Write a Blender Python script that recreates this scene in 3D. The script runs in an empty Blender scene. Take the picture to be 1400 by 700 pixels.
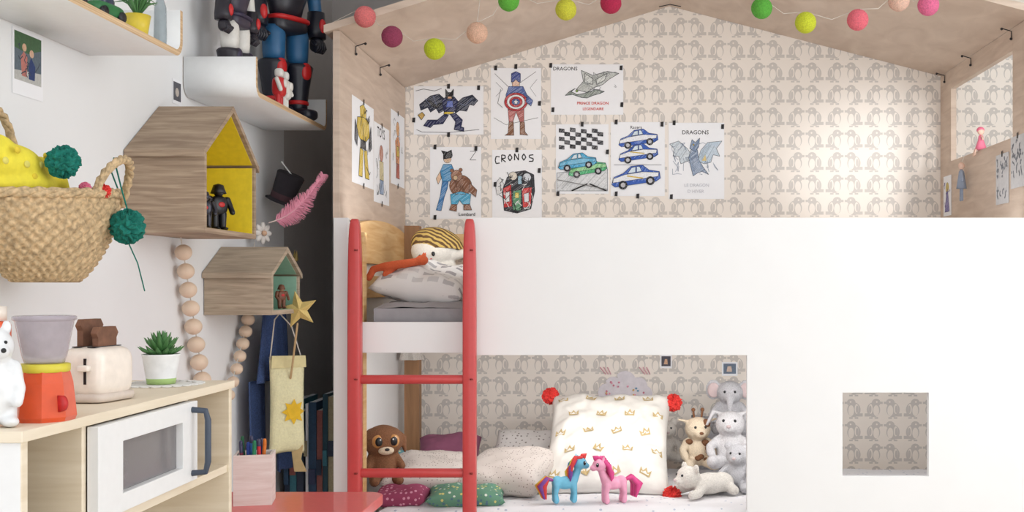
import bpy, math, random
from mathutils import Vector, Matrix, noise
random.seed(7)
S=bpy.context.scene
def lin(c):
    return tuple(((x/255)/12.92 if x/255<=.04045 else ((x/255+.055)/1.055)**2.4) for x in c)+(1,)
MC={}
def base(name):
    m=bpy.data.materials.new(name); m.use_nodes=True
    nt=m.node_tree; b=nt.nodes['Principled BSDF']
    return m,nt,b
def mat(name,col,rough=.6,metal=0,bump=0,bs=60,var=.04,trans=0,alpha=1,emit=0,coat=0):
    if name in MC: return MC[name]
    m,nt,b=base(name); c=lin(col)
    b.inputs['Roughness'].default_value=rough; b.inputs['Metallic'].default_value=metal
    tc=nt.nodes.new('ShaderNodeTexCoord'); n=nt.nodes.new('ShaderNodeTexNoise')
    n.inputs['Scale'].default_value=bs; n.inputs['Detail'].default_value=3
    nt.links.new(tc.outputs['Object'],n.inputs['Vector'])
    r=nt.nodes.new('ShaderNodeValToRGB')
    r.color_ramp.elements[0].position=.3; r.color_ramp.elements[1].position=.7
    r.color_ramp.elements[0].color=tuple(x*(1-var*2) for x in c[:3])+(1,)
    r.color_ramp.elements[1].color=tuple(min(1,x*(1+var)) for x in c[:3])+(1,)
    nt.links.new(n.outputs['Fac'],r.inputs['Fac']); nt.links.new(r.outputs['Color'],b.inputs['Base Color'])
    if bump:
        bp=nt.nodes.new('ShaderNodeBump'); bp.inputs['Strength'].default_value=bump; bp.inputs['Distance'].default_value=.004
        nt.links.new(n.outputs['Fac'],bp.inputs['Height']); nt.links.new(bp.outputs['Normal'],b.inputs['Normal'])
    if trans: b.inputs['Transmission Weight'].default_value=trans
    if alpha<1: b.inputs['Alpha'].default_value=alpha
    if coat: b.inputs['Coat Weight'].default_value=coat
    MC[name]=m; return m
def wood(name,c1,c2,sc=(3,3,40),rough=.55,ns=2.0):
    m,nt,b=base(name); b.inputs['Roughness'].default_value=rough
    tc=nt.nodes.new('ShaderNodeTexCoord'); mp=nt.nodes.new('ShaderNodeMapping'); mp.inputs['Scale'].default_value=sc
    n=nt.nodes.new('ShaderNodeTexNoise'); n.inputs['Scale'].default_value=ns; n.inputs['Detail'].default_value=6; n.inputs['Distortion'].default_value=.6
    r=nt.nodes.new('ShaderNodeValToRGB'); r.color_ramp.elements[0].position=.32; r.color_ramp.elements[1].position=.68
    r.color_ramp.elements[0].color=lin(c1); r.color_ramp.elements[1].color=lin(c2)
    bp=nt.nodes.new('ShaderNodeBump'); bp.inputs['Strength'].default_value=.12; bp.inputs['Distance'].default_value=.002
    L=nt.links.new
    L(tc.outputs['Object'],mp.inputs['Vector']); L(mp.outputs['Vector'],n.inputs['Vector']); L(n.outputs['Fac'],r.inputs['Fac'])
    L(r.outputs['Color'],b.inputs['Base Color']); L(n.outputs['Fac'],bp.inputs['Height']); L(bp.outputs['Normal'],b.inputs['Normal'])
    return m
def dots(name,bg,fg,scale=60,thr=.3,fg2=None,fg3=None):
    m,nt,b=base(name); b.inputs['Roughness'].default_value=.9; L=nt.links.new
    tc=nt.nodes.new('ShaderNodeTexCoord'); v=nt.nodes.new('ShaderNodeTexVoronoi'); v.inputs['Scale'].default_value=scale
    v.inputs['Randomness'].default_value=.6
    L(tc.outputs['Object'],v.inputs['Vector'])
    lt=nt.nodes.new('ShaderNodeMath'); lt.operation='LESS_THAN'; lt.inputs[1].default_value=thr; L(v.outputs['Distance'],lt.inputs[0])
    mx=nt.nodes.new('ShaderNodeMix'); mx.data_type='RGBA'; L(lt.outputs[0],mx.inputs[0]); mx.inputs[6].default_value=lin(bg); mx.inputs[7].default_value=lin(fg)
    if fg2:
        r=nt.nodes.new('ShaderNodeValToRGB'); r.color_ramp.interpolation='CONSTANT'
        r.color_ramp.elements[0].color=lin(fg); r.color_ramp.elements[1].position=.4; r.color_ramp.elements[1].color=lin(fg2)
        e=r.color_ramp.elements.new(.7); e.color=lin(fg3 or fg)
        L(v.outputs['Color'],r.inputs['Fac']); L(r.outputs['Color'],mx.inputs[7])
    L(mx.outputs[2],b.inputs['Base Color']); return m
def blocks(name,bg,fg):
    m,nt,b=base(name); b.inputs['Roughness'].default_value=.9; L=nt.links.new
    tc=nt.nodes.new('ShaderNodeTexCoord'); v=nt.nodes.new('ShaderNodeTexBrick'); v.inputs['Scale'].default_value=11
    v.inputs['Color1'].default_value=lin(fg); v.inputs['Color2'].default_value=lin(tuple(int(a*.15+b_*.85) for a,b_ in zip(fg,bg))); v.inputs['Mortar'].default_value=lin(bg)
    v.inputs['Mortar Size'].default_value=.09; v.inputs['Brick Width'].default_value=.55; v.inputs['Row Height'].default_value=.32
    L(tc.outputs['Object'],v.inputs['Vector']); L(v.outputs['Color'],b.inputs['Base Color']); return m
def stripes(name,c1,c2,scale=20,dist=2,d='X'):
    m,nt,b=base(name); b.inputs['Roughness'].default_value=.9; L=nt.links.new
    tc=nt.nodes.new('ShaderNodeTexCoord'); w=nt.nodes.new('ShaderNodeTexWave'); w.bands_direction=d
    w.inputs['Scale'].default_value=scale; w.inputs['Distortion'].default_value=dist
    r=nt.nodes.new('ShaderNodeValToRGB'); r.color_ramp.elements[0].position=.45; r.color_ramp.elements[1].position=.55
    r.color_ramp.elements[0].color=lin(c1); r.color_ramp.elements[1].color=lin(c2)
    L(tc.outputs['Object'],w.inputs['Vector']); L(w.outputs['Fac'],r.inputs['Fac']); L(r.outputs['Color'],b.inputs['Base Color']); return m
def wallpaper():
    m,nt,b=base('penguin_wallpaper'); b.inputs['Roughness'].default_value=.75; L=nt.links.new
    tc=nt.nodes.new('ShaderNodeTexCoord'); sp=nt.nodes.new('ShaderNodeSeparateXYZ'); L(tc.outputs['Object'],sp.inputs[0])
    def M(op,*a):
        n=nt.nodes.new('ShaderNodeMath'); n.operation=op
        for i,x in enumerate(a):
            if isinstance(x,(int,float)): n.inputs[i].default_value=x
            else: L(x,n.inputs[i])
        return n.outputs[0]
    x=M('DIVIDE',sp.outputs[0],.150); y=M('DIVIDE',sp.outputs[2],.086)
    v=M('FRACT',y); u=M('MULTIPLY',M('ABSOLUTE',M('SUBTRACT',M('FRACT',M('ADD',x,10.0)),.5)),2.0)
    def ell(cu,cv,ru,rv):
        a=M('POWER',M('DIVIDE',M('SUBTRACT',u,cu),ru),2.0); c=M('POWER',M('DIVIDE',M('SUBTRACT',v,cv),rv),2.0)
        return M('LESS_THAN',M('ADD',a,c),1.0)
    def rect(u0,u1,v0,v1):
        return M('MULTIPLY',M('MULTIPLY',M('GREATER_THAN',u,u0),M('LESS_THAN',u,u1)),M('MULTIPLY',M('GREATER_THAN',v,v0),M('LESS_THAN',v,v1)))
    body=M('MAXIMUM',ell(.50,.40,.34,.33),ell(.36,.72,.22,.17))
    body=M('MAXIMUM',body,M('MAXIMUM',rect(.03,.30,.66,.76),rect(.60,.95,.10,.24)))
    hole=M('MAXIMUM',ell(.36,.36,.15,.24),ell(.33,.75,.045,.04))
    wing=M('MULTIPLY',ell(.64,.44,.10,.22),M('SUBTRACT',1.0,ell(.665,.42,.065,.17)))
    body=M('MULTIPLY',body,M('SUBTRACT',1.0,M('MAXIMUM',hole,wing)))
    feet=M('MAXIMUM',rect(.26,.44,.0,.07),rect(.54,.72,.0,.07))
    body=M('MAXIMUM',body,feet)
    mx=nt.nodes.new('ShaderNodeMix'); mx.data_type='RGBA'; L(body,mx.inputs[0])
    mx.inputs[6].default_value=lin((243,235,226)); mx.inputs[7].default_value=lin((208,202,196))
    L(mx.outputs[2],b.inputs['Base Color']); return m

class O:
    def __init__(s,name): s.n=name; s.v=[]; s.f=[]; s.mi=[]; s.sm=[]; s.mats=[]; s.M=Matrix()
    def _m(s,m):
        if m not in s.mats: s.mats.append(m)
        return s.mats.index(m)
    def add(s,vs,fs,m,smooth=True):
        b=len(s.v); k=s._m(m)
        s.v+= [tuple(s.M@Vector(p)) for p in vs]
        for f in fs: s.f.append([b+i for i in f]); s.mi.append(k); s.sm.append(smooth)
        return s
    def box(s,x0,x1,y0,y1,z0,z1,m):
        vs=[(x,y,z) for z in(z0,z1) for y in(y0,y1) for x in(x0,x1)]
        return s.add(vs,[(0,2,3,1),(4,5,7,6),(0,1,5,4),(2,6,7,3),(0,4,6,2),(1,3,7,5)],m,False)
    def panel(s,xs,zs,y0,y1,filled,m):
        # one sheet with cut-outs: grid of cells sharing vertices
        nx,nz=len(xs)-1,len(zs)-1; ok=lambda i,j:0<=i<nx and 0<=j<nz and filled((xs[i]+xs[i+1])/2,(zs[j]+zs[j+1])/2)
        for i in range(nx):
            for j in range(nz):
                if not ok(i,j): continue
                a,b,c,d=xs[i],xs[i+1],zs[j],zs[j+1]
                s.add([(a,y0,c),(b,y0,c),(b,y0,d),(a,y0,d)],[(0,1,2,3)],m,False)
                s.add([(a,y1,c),(b,y1,c),(b,y1,d),(a,y1,d)],[(3,2,1,0)],m,False)
                if not ok(i-1,j): s.add([(a,y0,c),(a,y1,c),(a,y1,d),(a,y0,d)],[(3,2,1,0)],m,False)
                if not ok(i+1,j): s.add([(b,y0,c),(b,y1,c),(b,y1,d),(b,y0,d)],[(0,1,2,3)],m,False)
                if not ok(i,j-1): s.add([(a,y0,c),(b,y0,c),(b,y1,c),(a,y1,c)],[(3,2,1,0)],m,False)
                if not ok(i,j+1): s.add([(a,y0,d),(b,y0,d),(b,y1,d),(a,y1,d)],[(0,1,2,3)],m,False)
        return s
    def sell(s,c,r,m,e=1.0,nu=24,nv=14,jit=0,R=None,smooth=True):
        vs=[];fs=[]
        def pw(a): return math.copysign(abs(a)**e,a)
        for j in range(nv+1):
            ph=-math.pi/2+math.pi*j/nv
            for i in range(nu):
                th=2*math.pi*i/nu; k=1+random.uniform(-jit,jit)
                p=Vector((r[0]*pw(math.cos(ph))*pw(math.cos(th))*k,r[1]*pw(math.cos(ph))*pw(math.sin(th))*k,r[2]*pw(math.sin(ph))*k))
                if R: p=R@p
                vs.append(p+Vector(c))
        for j in range(nv):
            for i in range(nu):
                a=j*nu+i;b=j*nu+(i+1)%nu; fs.append((a,b,b+nu,a+nu))
        return s.add(vs,fs,m,smooth)
    def ell(s,c,r,m,**k):
        if isinstance(r,(int,float)): r=(r,r,r)
        return s.sell(c,r,m,**k)
    def pom(s,c,r,m): return s.sell(c,(r,r,r),m,nu=36,nv=20,jit=.2,smooth=False)
    def lathe(s,prof,m,c=(0,0,0),seg=32,sx=1,sy=1,smooth=True,phase=0):
        vs=[];fs=[]
        for (r,z) in prof:
            for i in range(seg):
                t=2*math.pi*i/seg+phase; vs.append((c[0]+r*sx*math.cos(t),c[1]+r*sy*math.sin(t),c[2]+z))
        for j in range(len(prof)-1):
            for i in range(seg):
                a=j*seg+i;b=j*seg+(i+1)%seg; fs.append((a,b,b+seg,a+seg))
        return s.add(vs,fs,m,smooth)
    def limb(s,pts,rad,m,seg=10,fl=1.0,smooth=True):
        pts=[Vector(p) for p in pts]
        if isinstance(rad,(int,float)): rad=[rad]*len(pts)
        n=len(pts); tan=[]
        for i in range(n):
            t=pts[min(i+1,n-1)]-pts[max(i-1,0)]; tan.append(t.normalized() if t.length>1e-9 else Vector((0,0,1)))
        rings=[]
        for a in(90,60,30): rings.append((pts[0]-tan[0]*rad[0]*math.sin(math.radians(a)),max(rad[0]*math.cos(math.radians(a)),1e-5),tan[0]))
        for i in range(n): rings.append((pts[i],rad[i],tan[i]))
        for a in(30,60,90): rings.append((pts[-1]+tan[-1]*rad[-1]*math.sin(math.radians(a)),max(rad[-1]*math.cos(math.radians(a)),1e-5),tan[-1]))
        up=Vector((0,0,1)) if abs(tan[0].z)<.9 else Vector((1,0,0))
        vs=[];fs=[]; x=None
        for c,r,t in rings:
            if x is None: x=t.cross(up).normalized()
            else:
                x=(x-t*x.dot(t)); x=x.normalized() if x.length>1e-6 else t.orthogonal().normalized()
            y=t.cross(x)
            for i in range(seg):
                a=2*math.pi*i/seg; vs.append(c+x*r*math.cos(a)+y*r*fl*math.sin(a))
        for j in range(len(rings)-1):
            for i in range(seg):
                a=j*seg+i;b=j*seg+(i+1)%seg; fs.append((a,b,b+seg,a+seg))
        return s.add(vs,fs,m,smooth)
    def poly(s,pts,m): return s.add(pts,[tuple(range(len(pts)))],m,False)
    def prism(s,p2,f,d0,d1,m,me=None):
        n=len(p2); a=[f(u,v,d0) for u,v in p2]; b=[f(u,v,d1) for u,v in p2]
        s.add(a,[tuple(range(n))],m,False); s.add(b,[tuple(range(n))],m,False)
        return s.add(a+b,[(i,(i+1)%n,n+(i+1)%n,n+i) for i in range(n)],me or m,False)
    def pillow(s,w,h,t,m,M=Matrix(),wr=.004,n=28,seed=0):
        old=s.M; s.M=old@M
        for sg in(1,-1):
            vs=[pil(w,h,t,-1+2*i/n,-1+2*j/n,sg,wr,seed) for j in range(n+1) for i in range(n+1)]
            s.add(vs,[(j*(n+1)+i,j*(n+1)+i+1,(j+1)*(n+1)+i+1,(j+1)*(n+1)+i) for j in range(n) for i in range(n)],m)
        s.M=old; return s
    def done(s,loc=(0,0,0),rot=(0,0,0),sc=1,bevel=0,remesh=0,parent=None,sub=0,solid=0):
        me=bpy.data.meshes.new(s.n); me.from_pydata(s.v,[],s.f)
        for m in s.mats: me.materials.append(m)
        for i,p in enumerate(me.polygons): p.material_index=s.mi[i]; p.use_smooth=s.sm[i]
        import bmesh
        bm=bmesh.new(); bm.from_mesh(me); bmesh.ops.remove_doubles(bm,verts=bm.verts,dist=1e-6); 
        if not solid: bmesh.ops.recalc_face_normals(bm,faces=bm.faces)
        bm.to_mesh(me); bm.free()
        o=bpy.data.objects.new(s.n,me); S.collection.objects.link(o)
        o.location=loc; o.rotation_euler=[math.radians(a) for a in rot]; o.scale=(sc,sc,sc)
        if remesh:
            r=o.modifiers.new('r','REMESH'); r.mode='VOXEL'; r.voxel_size=remesh; r.use_smooth_shade=True
            q=o.modifiers.new('s','SMOOTH'); q.iterations=4; q.factor=.5
        if bevel:
            b=o.modifiers.new('b','BEVEL'); b.width=bevel; b.segments=2; b.limit_method='ANGLE'; b.angle_limit=math.radians(50)
        if solid:
            q=o.modifiers.new('so','SOLIDIFY'); q.thickness=solid
        if parent: o.parent=parent
        return o
def pil(w,h,t,u,v,sg=1,wr=.004,seed=0):
    k=max(0,(1-u**4)*(1-v**4))**.55
    x=w/2*u*(1-.07*(1-v*v)); y=h/2*v*(1-.07*(1-u*u))
    nz=noise.noise(Vector((x*14+seed,y*14,sg*3.)))*wr*3+noise.noise(Vector((x*40+seed,y*40,sg)))*wr
    return (x,y,sg*(t/2*k+nz*min(1,k*1.5)))
T=Matrix.Translation
def R(a,ax): return Matrix.Rotation(math.radians(a),4,ax)

# ---------------- materials
white=mat('white_paint',(242,243,243),.5,var=.01)
panelw=mat('white_board',(243,243,243),.5,var=.006,bs=8)
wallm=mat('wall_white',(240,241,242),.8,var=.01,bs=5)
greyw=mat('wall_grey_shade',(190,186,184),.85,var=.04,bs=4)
board=wood('roof_board',(198,177,160),(216,197,180),(2,2,14),.7,3)
ply=wood('birch_ply',(226,210,184),(240,227,205),(2,2,30))
plyedge=wood('ply_edge',(180,142,104),(228,200,160),(2,2,300),.6,1.5)
pine=wood('pine',(218,170,110),(238,202,148),(3,3,30))
pined=wood('dark_pine',(136,100,68),(168,124,86),(20,20,2))
walnut=wood('aged_oak',(146,124,104),(184,162,138),(3,2,45),.65,3)
walnut2=wood('aged_oak_light',(158,142,122),(196,178,156),(3,2,45),.65,3)
yel=mat('yellow_lining',(238,214,50),.6)
mint=mat('mint_lining',(150,190,168),.6)
coral=mat('coral_red_paint',(206,70,70),.42,coat=.3,var=.02)
tablem=mat('table_coral',(222,100,98),.4,coat=.3,var=.02)
paperm=mat('paper',(246,247,250),.7,var=.005)
blk=mat('black_plastic',(22,22,26),.35)
red=mat('toy_red',(196,34,36),.4)
blu=mat('toy_blue',(40,96,140),.4)
skin=mat('bead_wood',(232,208,184),.5,bs=20)
wp=wallpaper()
inks={}
def ink(c):
    if c not in inks: inks[c]=mat('ink_%d_%d_%d'%c,c,.7,var=.08,bs=200)
    return inks[c]

# ---------------- room
def wallbox(n,a,m): o=O(n); o.box(*a,m); return o.done()
wallbox('floor',(-1.24,2.4,-1.2,4.35,-.1,0),wood('floor_oak',(196,180,160),(216,202,184),(3,30,3)))
wallbox('ceiling',(-1.24,2.4,.9,4.35,2.6,2.7),wallm)
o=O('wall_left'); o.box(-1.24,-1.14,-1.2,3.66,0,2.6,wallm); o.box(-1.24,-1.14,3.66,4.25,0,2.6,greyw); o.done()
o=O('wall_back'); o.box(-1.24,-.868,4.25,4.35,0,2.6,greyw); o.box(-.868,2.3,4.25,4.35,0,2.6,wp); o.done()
o=O('wall_right')
o.box(2.3,2.4,-1.2,.5,0,2.6,wallm); o.box(2.3,2.4,2.9,4.35,0,2.6,wallm); o.box(2.3,2.4,.5,2.9,0,.7,wallm); o.box(2.3,2.4,.5,2.9,2.35,2.6,wallm); o.done()
o=O('window_1')
for y in(.5,1.68,2.84): o.box(2.32,2.38,y,y+.06,.7,2.35,white)
o.box(2.32,2.38,.5,2.9,.7,.76,white); o.box(2.32,2.38,.5,2.9,2.29,2.35,white); o.done()

# ---------------- bunk bed house
XL,XR,YF,YB=-.857,1.194,3.30,4.248
o=O('house_bunk_bed')
Y0,Y1=3.28,3.30
def filled(x,z):
    if x<-.832: return z<1.40
    if x<-.479: return z<.50 or 1.0<z<1.091
    if x<.349: return z<.50 or z>.993
    if .632<x<.887 and .634<z<.882: return False
    return True
o.panel([-.875,-.832,-.479,.349,.632,.887,1.22],[0,.50,.634,.882,.993,1.0,1.091,1.40],Y0,Y1,filled,panelw)
o.box(-.875,XL,Y1,YB,0,1.395,panelw)
o.prism([(3.281,1.40),(YB,1.40),(YB,1.955),(3.281,1.955)],lambda u,v,d:(d,u,v),-.877,XL,board)
def rb(y0,y1,z0,z1): o.box(XR,XR+.02,y0,y1,z0,z1,board)
rb(3.30,YB,1.40,1.66); rb(3.30,3.45,1.66,2.0); rb(4.11,YB,1.66,2.0); rb(3.45,4.11,1.93,2.0)
o.box(XR,XR+.02,3.30,YB,0,1.40,panelw)
rx,rz=.155,2.27
o.prism([(-.90,1.945),(rx,rz),(rx,rz+.022),(-.90,1.967)],lambda u,v,d:(u,d,v),3.265,YB,board)
o.prism([(rx,rz),(1.24,1.99),(1.24,2.012),(rx,rz+.022)],lambda u,v,d:(u,d,v),3.265,YB,board)
o.prism([(3.36,1.27)]+[(3.36+.79*i/16,1.375+.04*math.sin(math.pi*i/16)**.6) for i in range(17)]+[(4.15,1.27)],lambda u,v,d:(d,u,v),-.852,-.83,pine)
o.box(-.852,-.83,3.36,4.15,1.16,1.23,pine)
o.box(-.852,-.80,3.34,3.38,.0,1.36,pine)
o.box(-.83,-.775,4.09,4.14,0,1.42,pined)
for z in((1.31,1.39),(1.18,1.25)): o.box(-.775,1.18,4.11,4.13,z[0],z[1],pine)
o.box(-.85,1.19,3.31,4.22,1.0,1.02,panelw)
o.box(-.85,1.19,3.31,4.22,.34,.38,pine)
def br(x,y,z,sx,slope):
    o.limb([(x+sx*.004,y,z-.028),(x+sx*.004,y,z-.004),(x+sx*.034,y,z+.034*slope-.004)],.002,blk,seg=6)
    o.ell((x+sx*.005,y,z-.028),.0045,blk,nu=8,nv=6); o.ell((x+sx*.034,y,z+.034*slope-.006),.0045,blk,nu=8,nv=6)
for y in(3.46,3.80): br(XL,y,1.95,1,.3)
for y in(3.45,3.86,4.18): br(XR,y,1.995,-1,.26)
for y in(3.5,3.85,4.19): o.limb([(rx-.04,y,rz-.017),(rx,y,rz-.008),(rx+.04,y,rz-.016)],.002,blk,seg=6)
o.done(bevel=.0015)
def mattress(name,x0,x1,y0,y1,z0,z1,m,seed):
    o=O(name); nx,ny=70,34; vs=[];fs=[]
    for j in range(ny+1):
        for i in range(nx+1):
            x=x0+(x1-x0)*i/nx; y=y0+(y1-y0)*j/ny
            e=min(i,j,nx-i,ny-j); z=z1-(.018 if e==0 else .004 if e==1 else 0)
            z+=noise.noise(Vector((x*9+seed,y*14,0)))*.006+noise.noise(Vector((x*28,y*40,seed)))*.003
            vs.append((x,y,z))
    for j in range(ny):
        for i in range(nx): a=j*(nx+1)+i; fs.append((a,a+1,a+nx+2,a+nx+1))
    o.add(vs,fs,m); o.box(x0,x1,y0,y1,z0,z1-.019,m); return o.done()
mattress('lower_mattress',-.76,1.17,3.32,4.07,.382,.532,dots('sheet_print',(230,228,230),(180,186,200),45,.2),1)
mattress('upper_mattress',-.765,1.17,3.32,4.07,1.022,1.15,mat('grey_sheet',(160,157,160),.9,bump=.3,bs=30),5)

# ladder
o=O('bunk_ladder')
for x in(-.80,-.465):
    o.sell((x,3.235,.696),(.0195,.020,.698),coral,e=.35,nu=20,nv=40)
for z in(.925,.652,.379,.106): o.limb([(-.795,3.235,z),(-.47,3.235,z)],.0135,coral,seg=14)
for x in(-.80,-.465):
    for z in(1.30,.925,.652): o.lathe([(0.0001,0),(.005,0),(.005,.004),(.0001,.004)],mat('screw',(150,60,56),.3,.6),(x+.008,3.214,z),10)
o.done()

# ---------------- drawings
def text_mesh(txt):
    cu=bpy.data.curves.new('t','FONT'); cu.body=txt; cu.size=1; cu.resolution_u=2; cu.offset=.012
    ob=bpy.data.objects.new('t',cu); S.collection.objects.link(ob); bpy.context.view_layer.update()
    me=ob.to_mesh(); vs=[tuple(v.co) for v in me.vertices]; fs=[tuple(p.vertices) for p in me.polygons]
    ob.to_mesh_clear(); bpy.data.objects.remove(ob); bpy.data.curves.remove(cu); return vs,fs
def paper(name,f,w,h,shapes,tape=((.5,1),(.5,0)),pm=None,tapec=(40,38,40),ol=.007):
    o=O(name)
    o.add([f(0,0,.0006),f(w,0,.0006),f(w,h,.0006),f(0,h,.0006),f(0,0,0),f(w,0,0),f(w,h,0),f(0,h,0)],[(0,1,2,3),(4,5,6,7),(0,1,5,4),(1,2,6,5),(2,3,7,6),(3,0,4,7)],pm or paperm,False)
    d=[.0006]
    def pl(c,pts):
        d[0]+=.000012
        o.poly([f(u*w,v*h,d[0]) for u,v in pts],ink(c))
    def st(c,wd,p):
        for a,b in zip(p,p[1:]):
            ax,ay,bx,by=a[0]*w,a[1]*h,b[0]*w,b[1]*h; L=math.hypot(bx-ax,by-ay) or 1; nx,ny=-(by-ay)/L*wd*w/2,(bx-ax)/L*wd*w/2
            pl(c,[((ax+nx)/w,(ay+ny)/h),((bx+nx)/w,(by+ny)/h),((bx-nx)/w,(by-ny)/h),((ax-nx)/w,(ay-ny)/h)])
    OLC=(50,52,60)
    rh=random.Random(len(shapes)*7+int(w*1000))
    def hatch(c,pts):
        # felt-pen hatching: slanted strokes clipped to the outline, uneven tone
        P=[(u*w,v*h) for u,v in pts]; an=rh.uniform(.5,1.1); ca,sa=math.cos(an),math.sin(an)
        Q=[(x*ca+y*sa,-x*sa+y*ca) for x,y in P]; y0=min(q[1] for q in Q); y1=max(q[1] for q in Q)
        if (y1-y0)<.02: return
        light=tuple(min(255,int(k+(255-k)*.5)) for k in c); dk=tuple(int(k*.80) for k in c)
        y=y0+.003
        while y<y1:
            xs=[]
            for (ax,ay),(bx,by) in zip(Q,Q[1:]+Q[:1]):
                if (ay>y)!=(by>y): xs.append(ax+(y-ay)/(by-ay)*(bx-ax))
            xs.sort()
            for a,b in zip(xs[::2],xs[1::2]):
                if b-a<.004: continue
                a2=a+(b-a)*rh.uniform(0,.25); b2=b-(b-a)*rh.uniform(0,.25)
                q=[(a2*ca-y*sa,a2*sa+y*ca),(b2*ca-y*sa,b2*sa+y*ca)]
                st(light if rh.random()<.7 else dk,.0018/w*rh.uniform(.5,1.1),[(q[0][0]/w,q[0][1]/h),(q[1][0]/w,q[1][1]/h)])
            y+=rh.uniform(.003,.0055)
    for s in shapes:
        if s[0]=='p':
            pl(s[1],s[2])
            if ol and len(s)<4:
                if sum(s[1])<690: hatch(s[1],s[2])
                if len(s[2])>3: st(OLC,ol,s[2]+[s[2][0]])
        elif s[0]=='o': st(OLC,s[1],s[2])
        elif s[0]=='c':
            (u,v),r=s[2],s[3]; rv=r*w/h*(s[4] if len(s)>4 else 1)
            q=[(u+r*math.cos(a*math.pi/10),v+rv*math.sin(a*math.pi/10)) for a in range(20)]
            pl(s[1],q)
            if ol:
                if sum(s[1])<690: hatch(s[1],q)
                st(OLC,ol,q+[q[0]])
        elif s[0]=='s': st(s[1],s[2],s[3])
        elif s[0]=='t':
            vs,fs=text_mesh(s[2]); d[0]+=.00002; (u,v),sz=s[3],s[4]
            o.add([f(u*w+x*sz*w,v*h+y*sz*w,d[0]) for x,y,_ in vs],fs,ink(s[1]),False)
    for u,v in tape:
        d[0]+=.00005; q=d[0]
        pts=[(u*w-.006,v*h-.009),(u*w+.005,v*h-.010),(u*w+.006,v*h+.009),(u*w-.005,v*h+.008)]
        o.poly([f(x,y,q) for x,y in pts],ink(tapec))
    return o.done()
def back(x0,z0): return lambda u,v,d:(x0+u,4.249-d,z0+v)
def scrib(c,n,box,wd=.008,seed=0,step=.09):
    r=random.Random(seed); out=[]
    for _ in range(n):
        x,y=r.uniform(box[0],box[2]),r.uniform(box[1],box[3]); p=[(x,y)]
        for k in range(3):
            x=min(max(x+r.uniform(-step,step),box[0]),box[2]); y=min(max(y+r.uniform(-step,step),box[1]),box[3]); p.append((x,y))
        out.append(('s',c,wd,p))
    return out
K=(25,25,30);NV=(34,40,84);GY=(120,122,126);LW=(236,238,242)
paper('coloring_page',back(-.825,1.778),.267,.185,[
 ('p',(44,50,70),[(.08,.62),(.10,.50),(.2,.56),(.24,.46),(.32,.54),(.36,.44),(.46,.52),(.44,.74),(.36,.84),(.24,.80)]),
 ('p',(44,50,70),[(.54,.60),(.62,.66),(.70,.76),(.84,.82),(.92,.70),(.86,.60),(.80,.62),(.76,.48),(.66,.50),(.60,.44)]),
 ('p',NV,[(.40,.70),(.46,.78),(.58,.78),(.64,.68),(.60,.52),(.56,.44),(.44,.44),(.42,.54)]),
 ('p',K,[(.46,.74),(.455,.94),(.49,.87),(.535,.87),(.57,.94),(.565,.74)]),('p',(222,180,146),[(.48,.74),(.49,.79),(.54,.79),(.55,.74)]),
 ('p',(232,204,70),[(.43,.42),(.44,.47),(.57,.47),(.57,.42)]),('p',(90,110,190),[(.46,.56),(.48,.70),(.56,.70),(.57,.56)]),
 ('p',NV,[(.44,.42),(.34,.30),(.20,.30),(.14,.18),(.24,.14),(.28,.2),(.42,.22),(.50,.40)]),('p',NV,[(.52,.42),(.60,.26),(.58,.10),(.72,.06),(.72,.14),(.68,.16),(.70,.30),(.60,.44)]),
 ('p',K,[(.42,.66),(.3,.62),(.24,.70),(.16,.70),(.22,.60),(.34,.54)]),('p',(200,160,70),[(.06,.40),(.12,.46),(.16,.40),(.11,.30)]),
 ]+[('s',(120,130,160),.008,[(.16,.74),(.24,.6)]),('s',(120,130,160),.008,[(.28,.80),(.33,.6)]),('s',(120,130,160),.008,[(.66,.64),(.74,.6),(.84,.74)]),('o',.006,[(.03,.9),(.14,.94),(.3,.9),(.4,.95)]),('o',.006,[(.04,.1),(.12,.05),(.5,.04),(.94,.1)])],tape=((.5,1),(.5,0),(0,.3),(.93,.97)))
paper('coloring_page',back(-.53,1.761),.193,.272,[
 ('o',.008,[(.08,.92),(.4,.7),(.9,.95)]),('o',.008,[(.06,.3),(.3,.2),(.94,.3)]),('o',.006,[(.1,.6),(.24,.7),(.1,.8)]),('o',.006,[(.9,.6),(.78,.72),(.92,.84)]),
 ('p',(196,120,116),[(.34,.42),(.36,.24),(.44,.24),(.5,.38),(.58,.24),(.66,.24),(.66,.42)]),('p',(140,96,70),[(.36,.24),(.34,.08),(.28,.05),(.46,.05),(.45,.24)]),('p',(140,96,70),[(.58,.24),(.58,.06),(.74,.05),(.68,.1),(.67,.24)]),
 ('p',(90,110,170),[(.34,.42),(.30,.62),(.36,.74),(.64,.74),(.72,.62),(.66,.42)]),('p',(222,220,226),[(.40,.40),(.40,.48),(.60,.48),(.60,.40)]),('p',(232,194,170),[(.43,.74),(.42,.86),(.58,.86),(.57,.74)]),('p',(70,84,150),[(.41,.80),(.41,.92),(.5,.95),(.59,.92),(.59,.80),(.55,.80),(.5,.84),(.45,.80)]),
 ('c',(196,60,66),(.5,.52),.23,.8),('c',(240,240,240),(.5,.52),.18,.8),('c',(196,60,66),(.5,.52),.13,.8),('c',(70,100,170),(.5,.52),.08,.8),
 ('p',(240,240,240),[(.5,.57),(.515,.535),(.55,.53),(.525,.51),(.53,.48),(.5,.497),(.47,.48),(.475,.51),(.45,.53),(.485,.535)]),
 ('p',(90,110,170),[(.72,.62),(.84,.54),(.80,.46),(.7,.52)]),('o',.008,[(.2,.7),(.14,.5),(.24,.44)])],tape=((.1,1),(.5,1.02),(.97,.5)))
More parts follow.
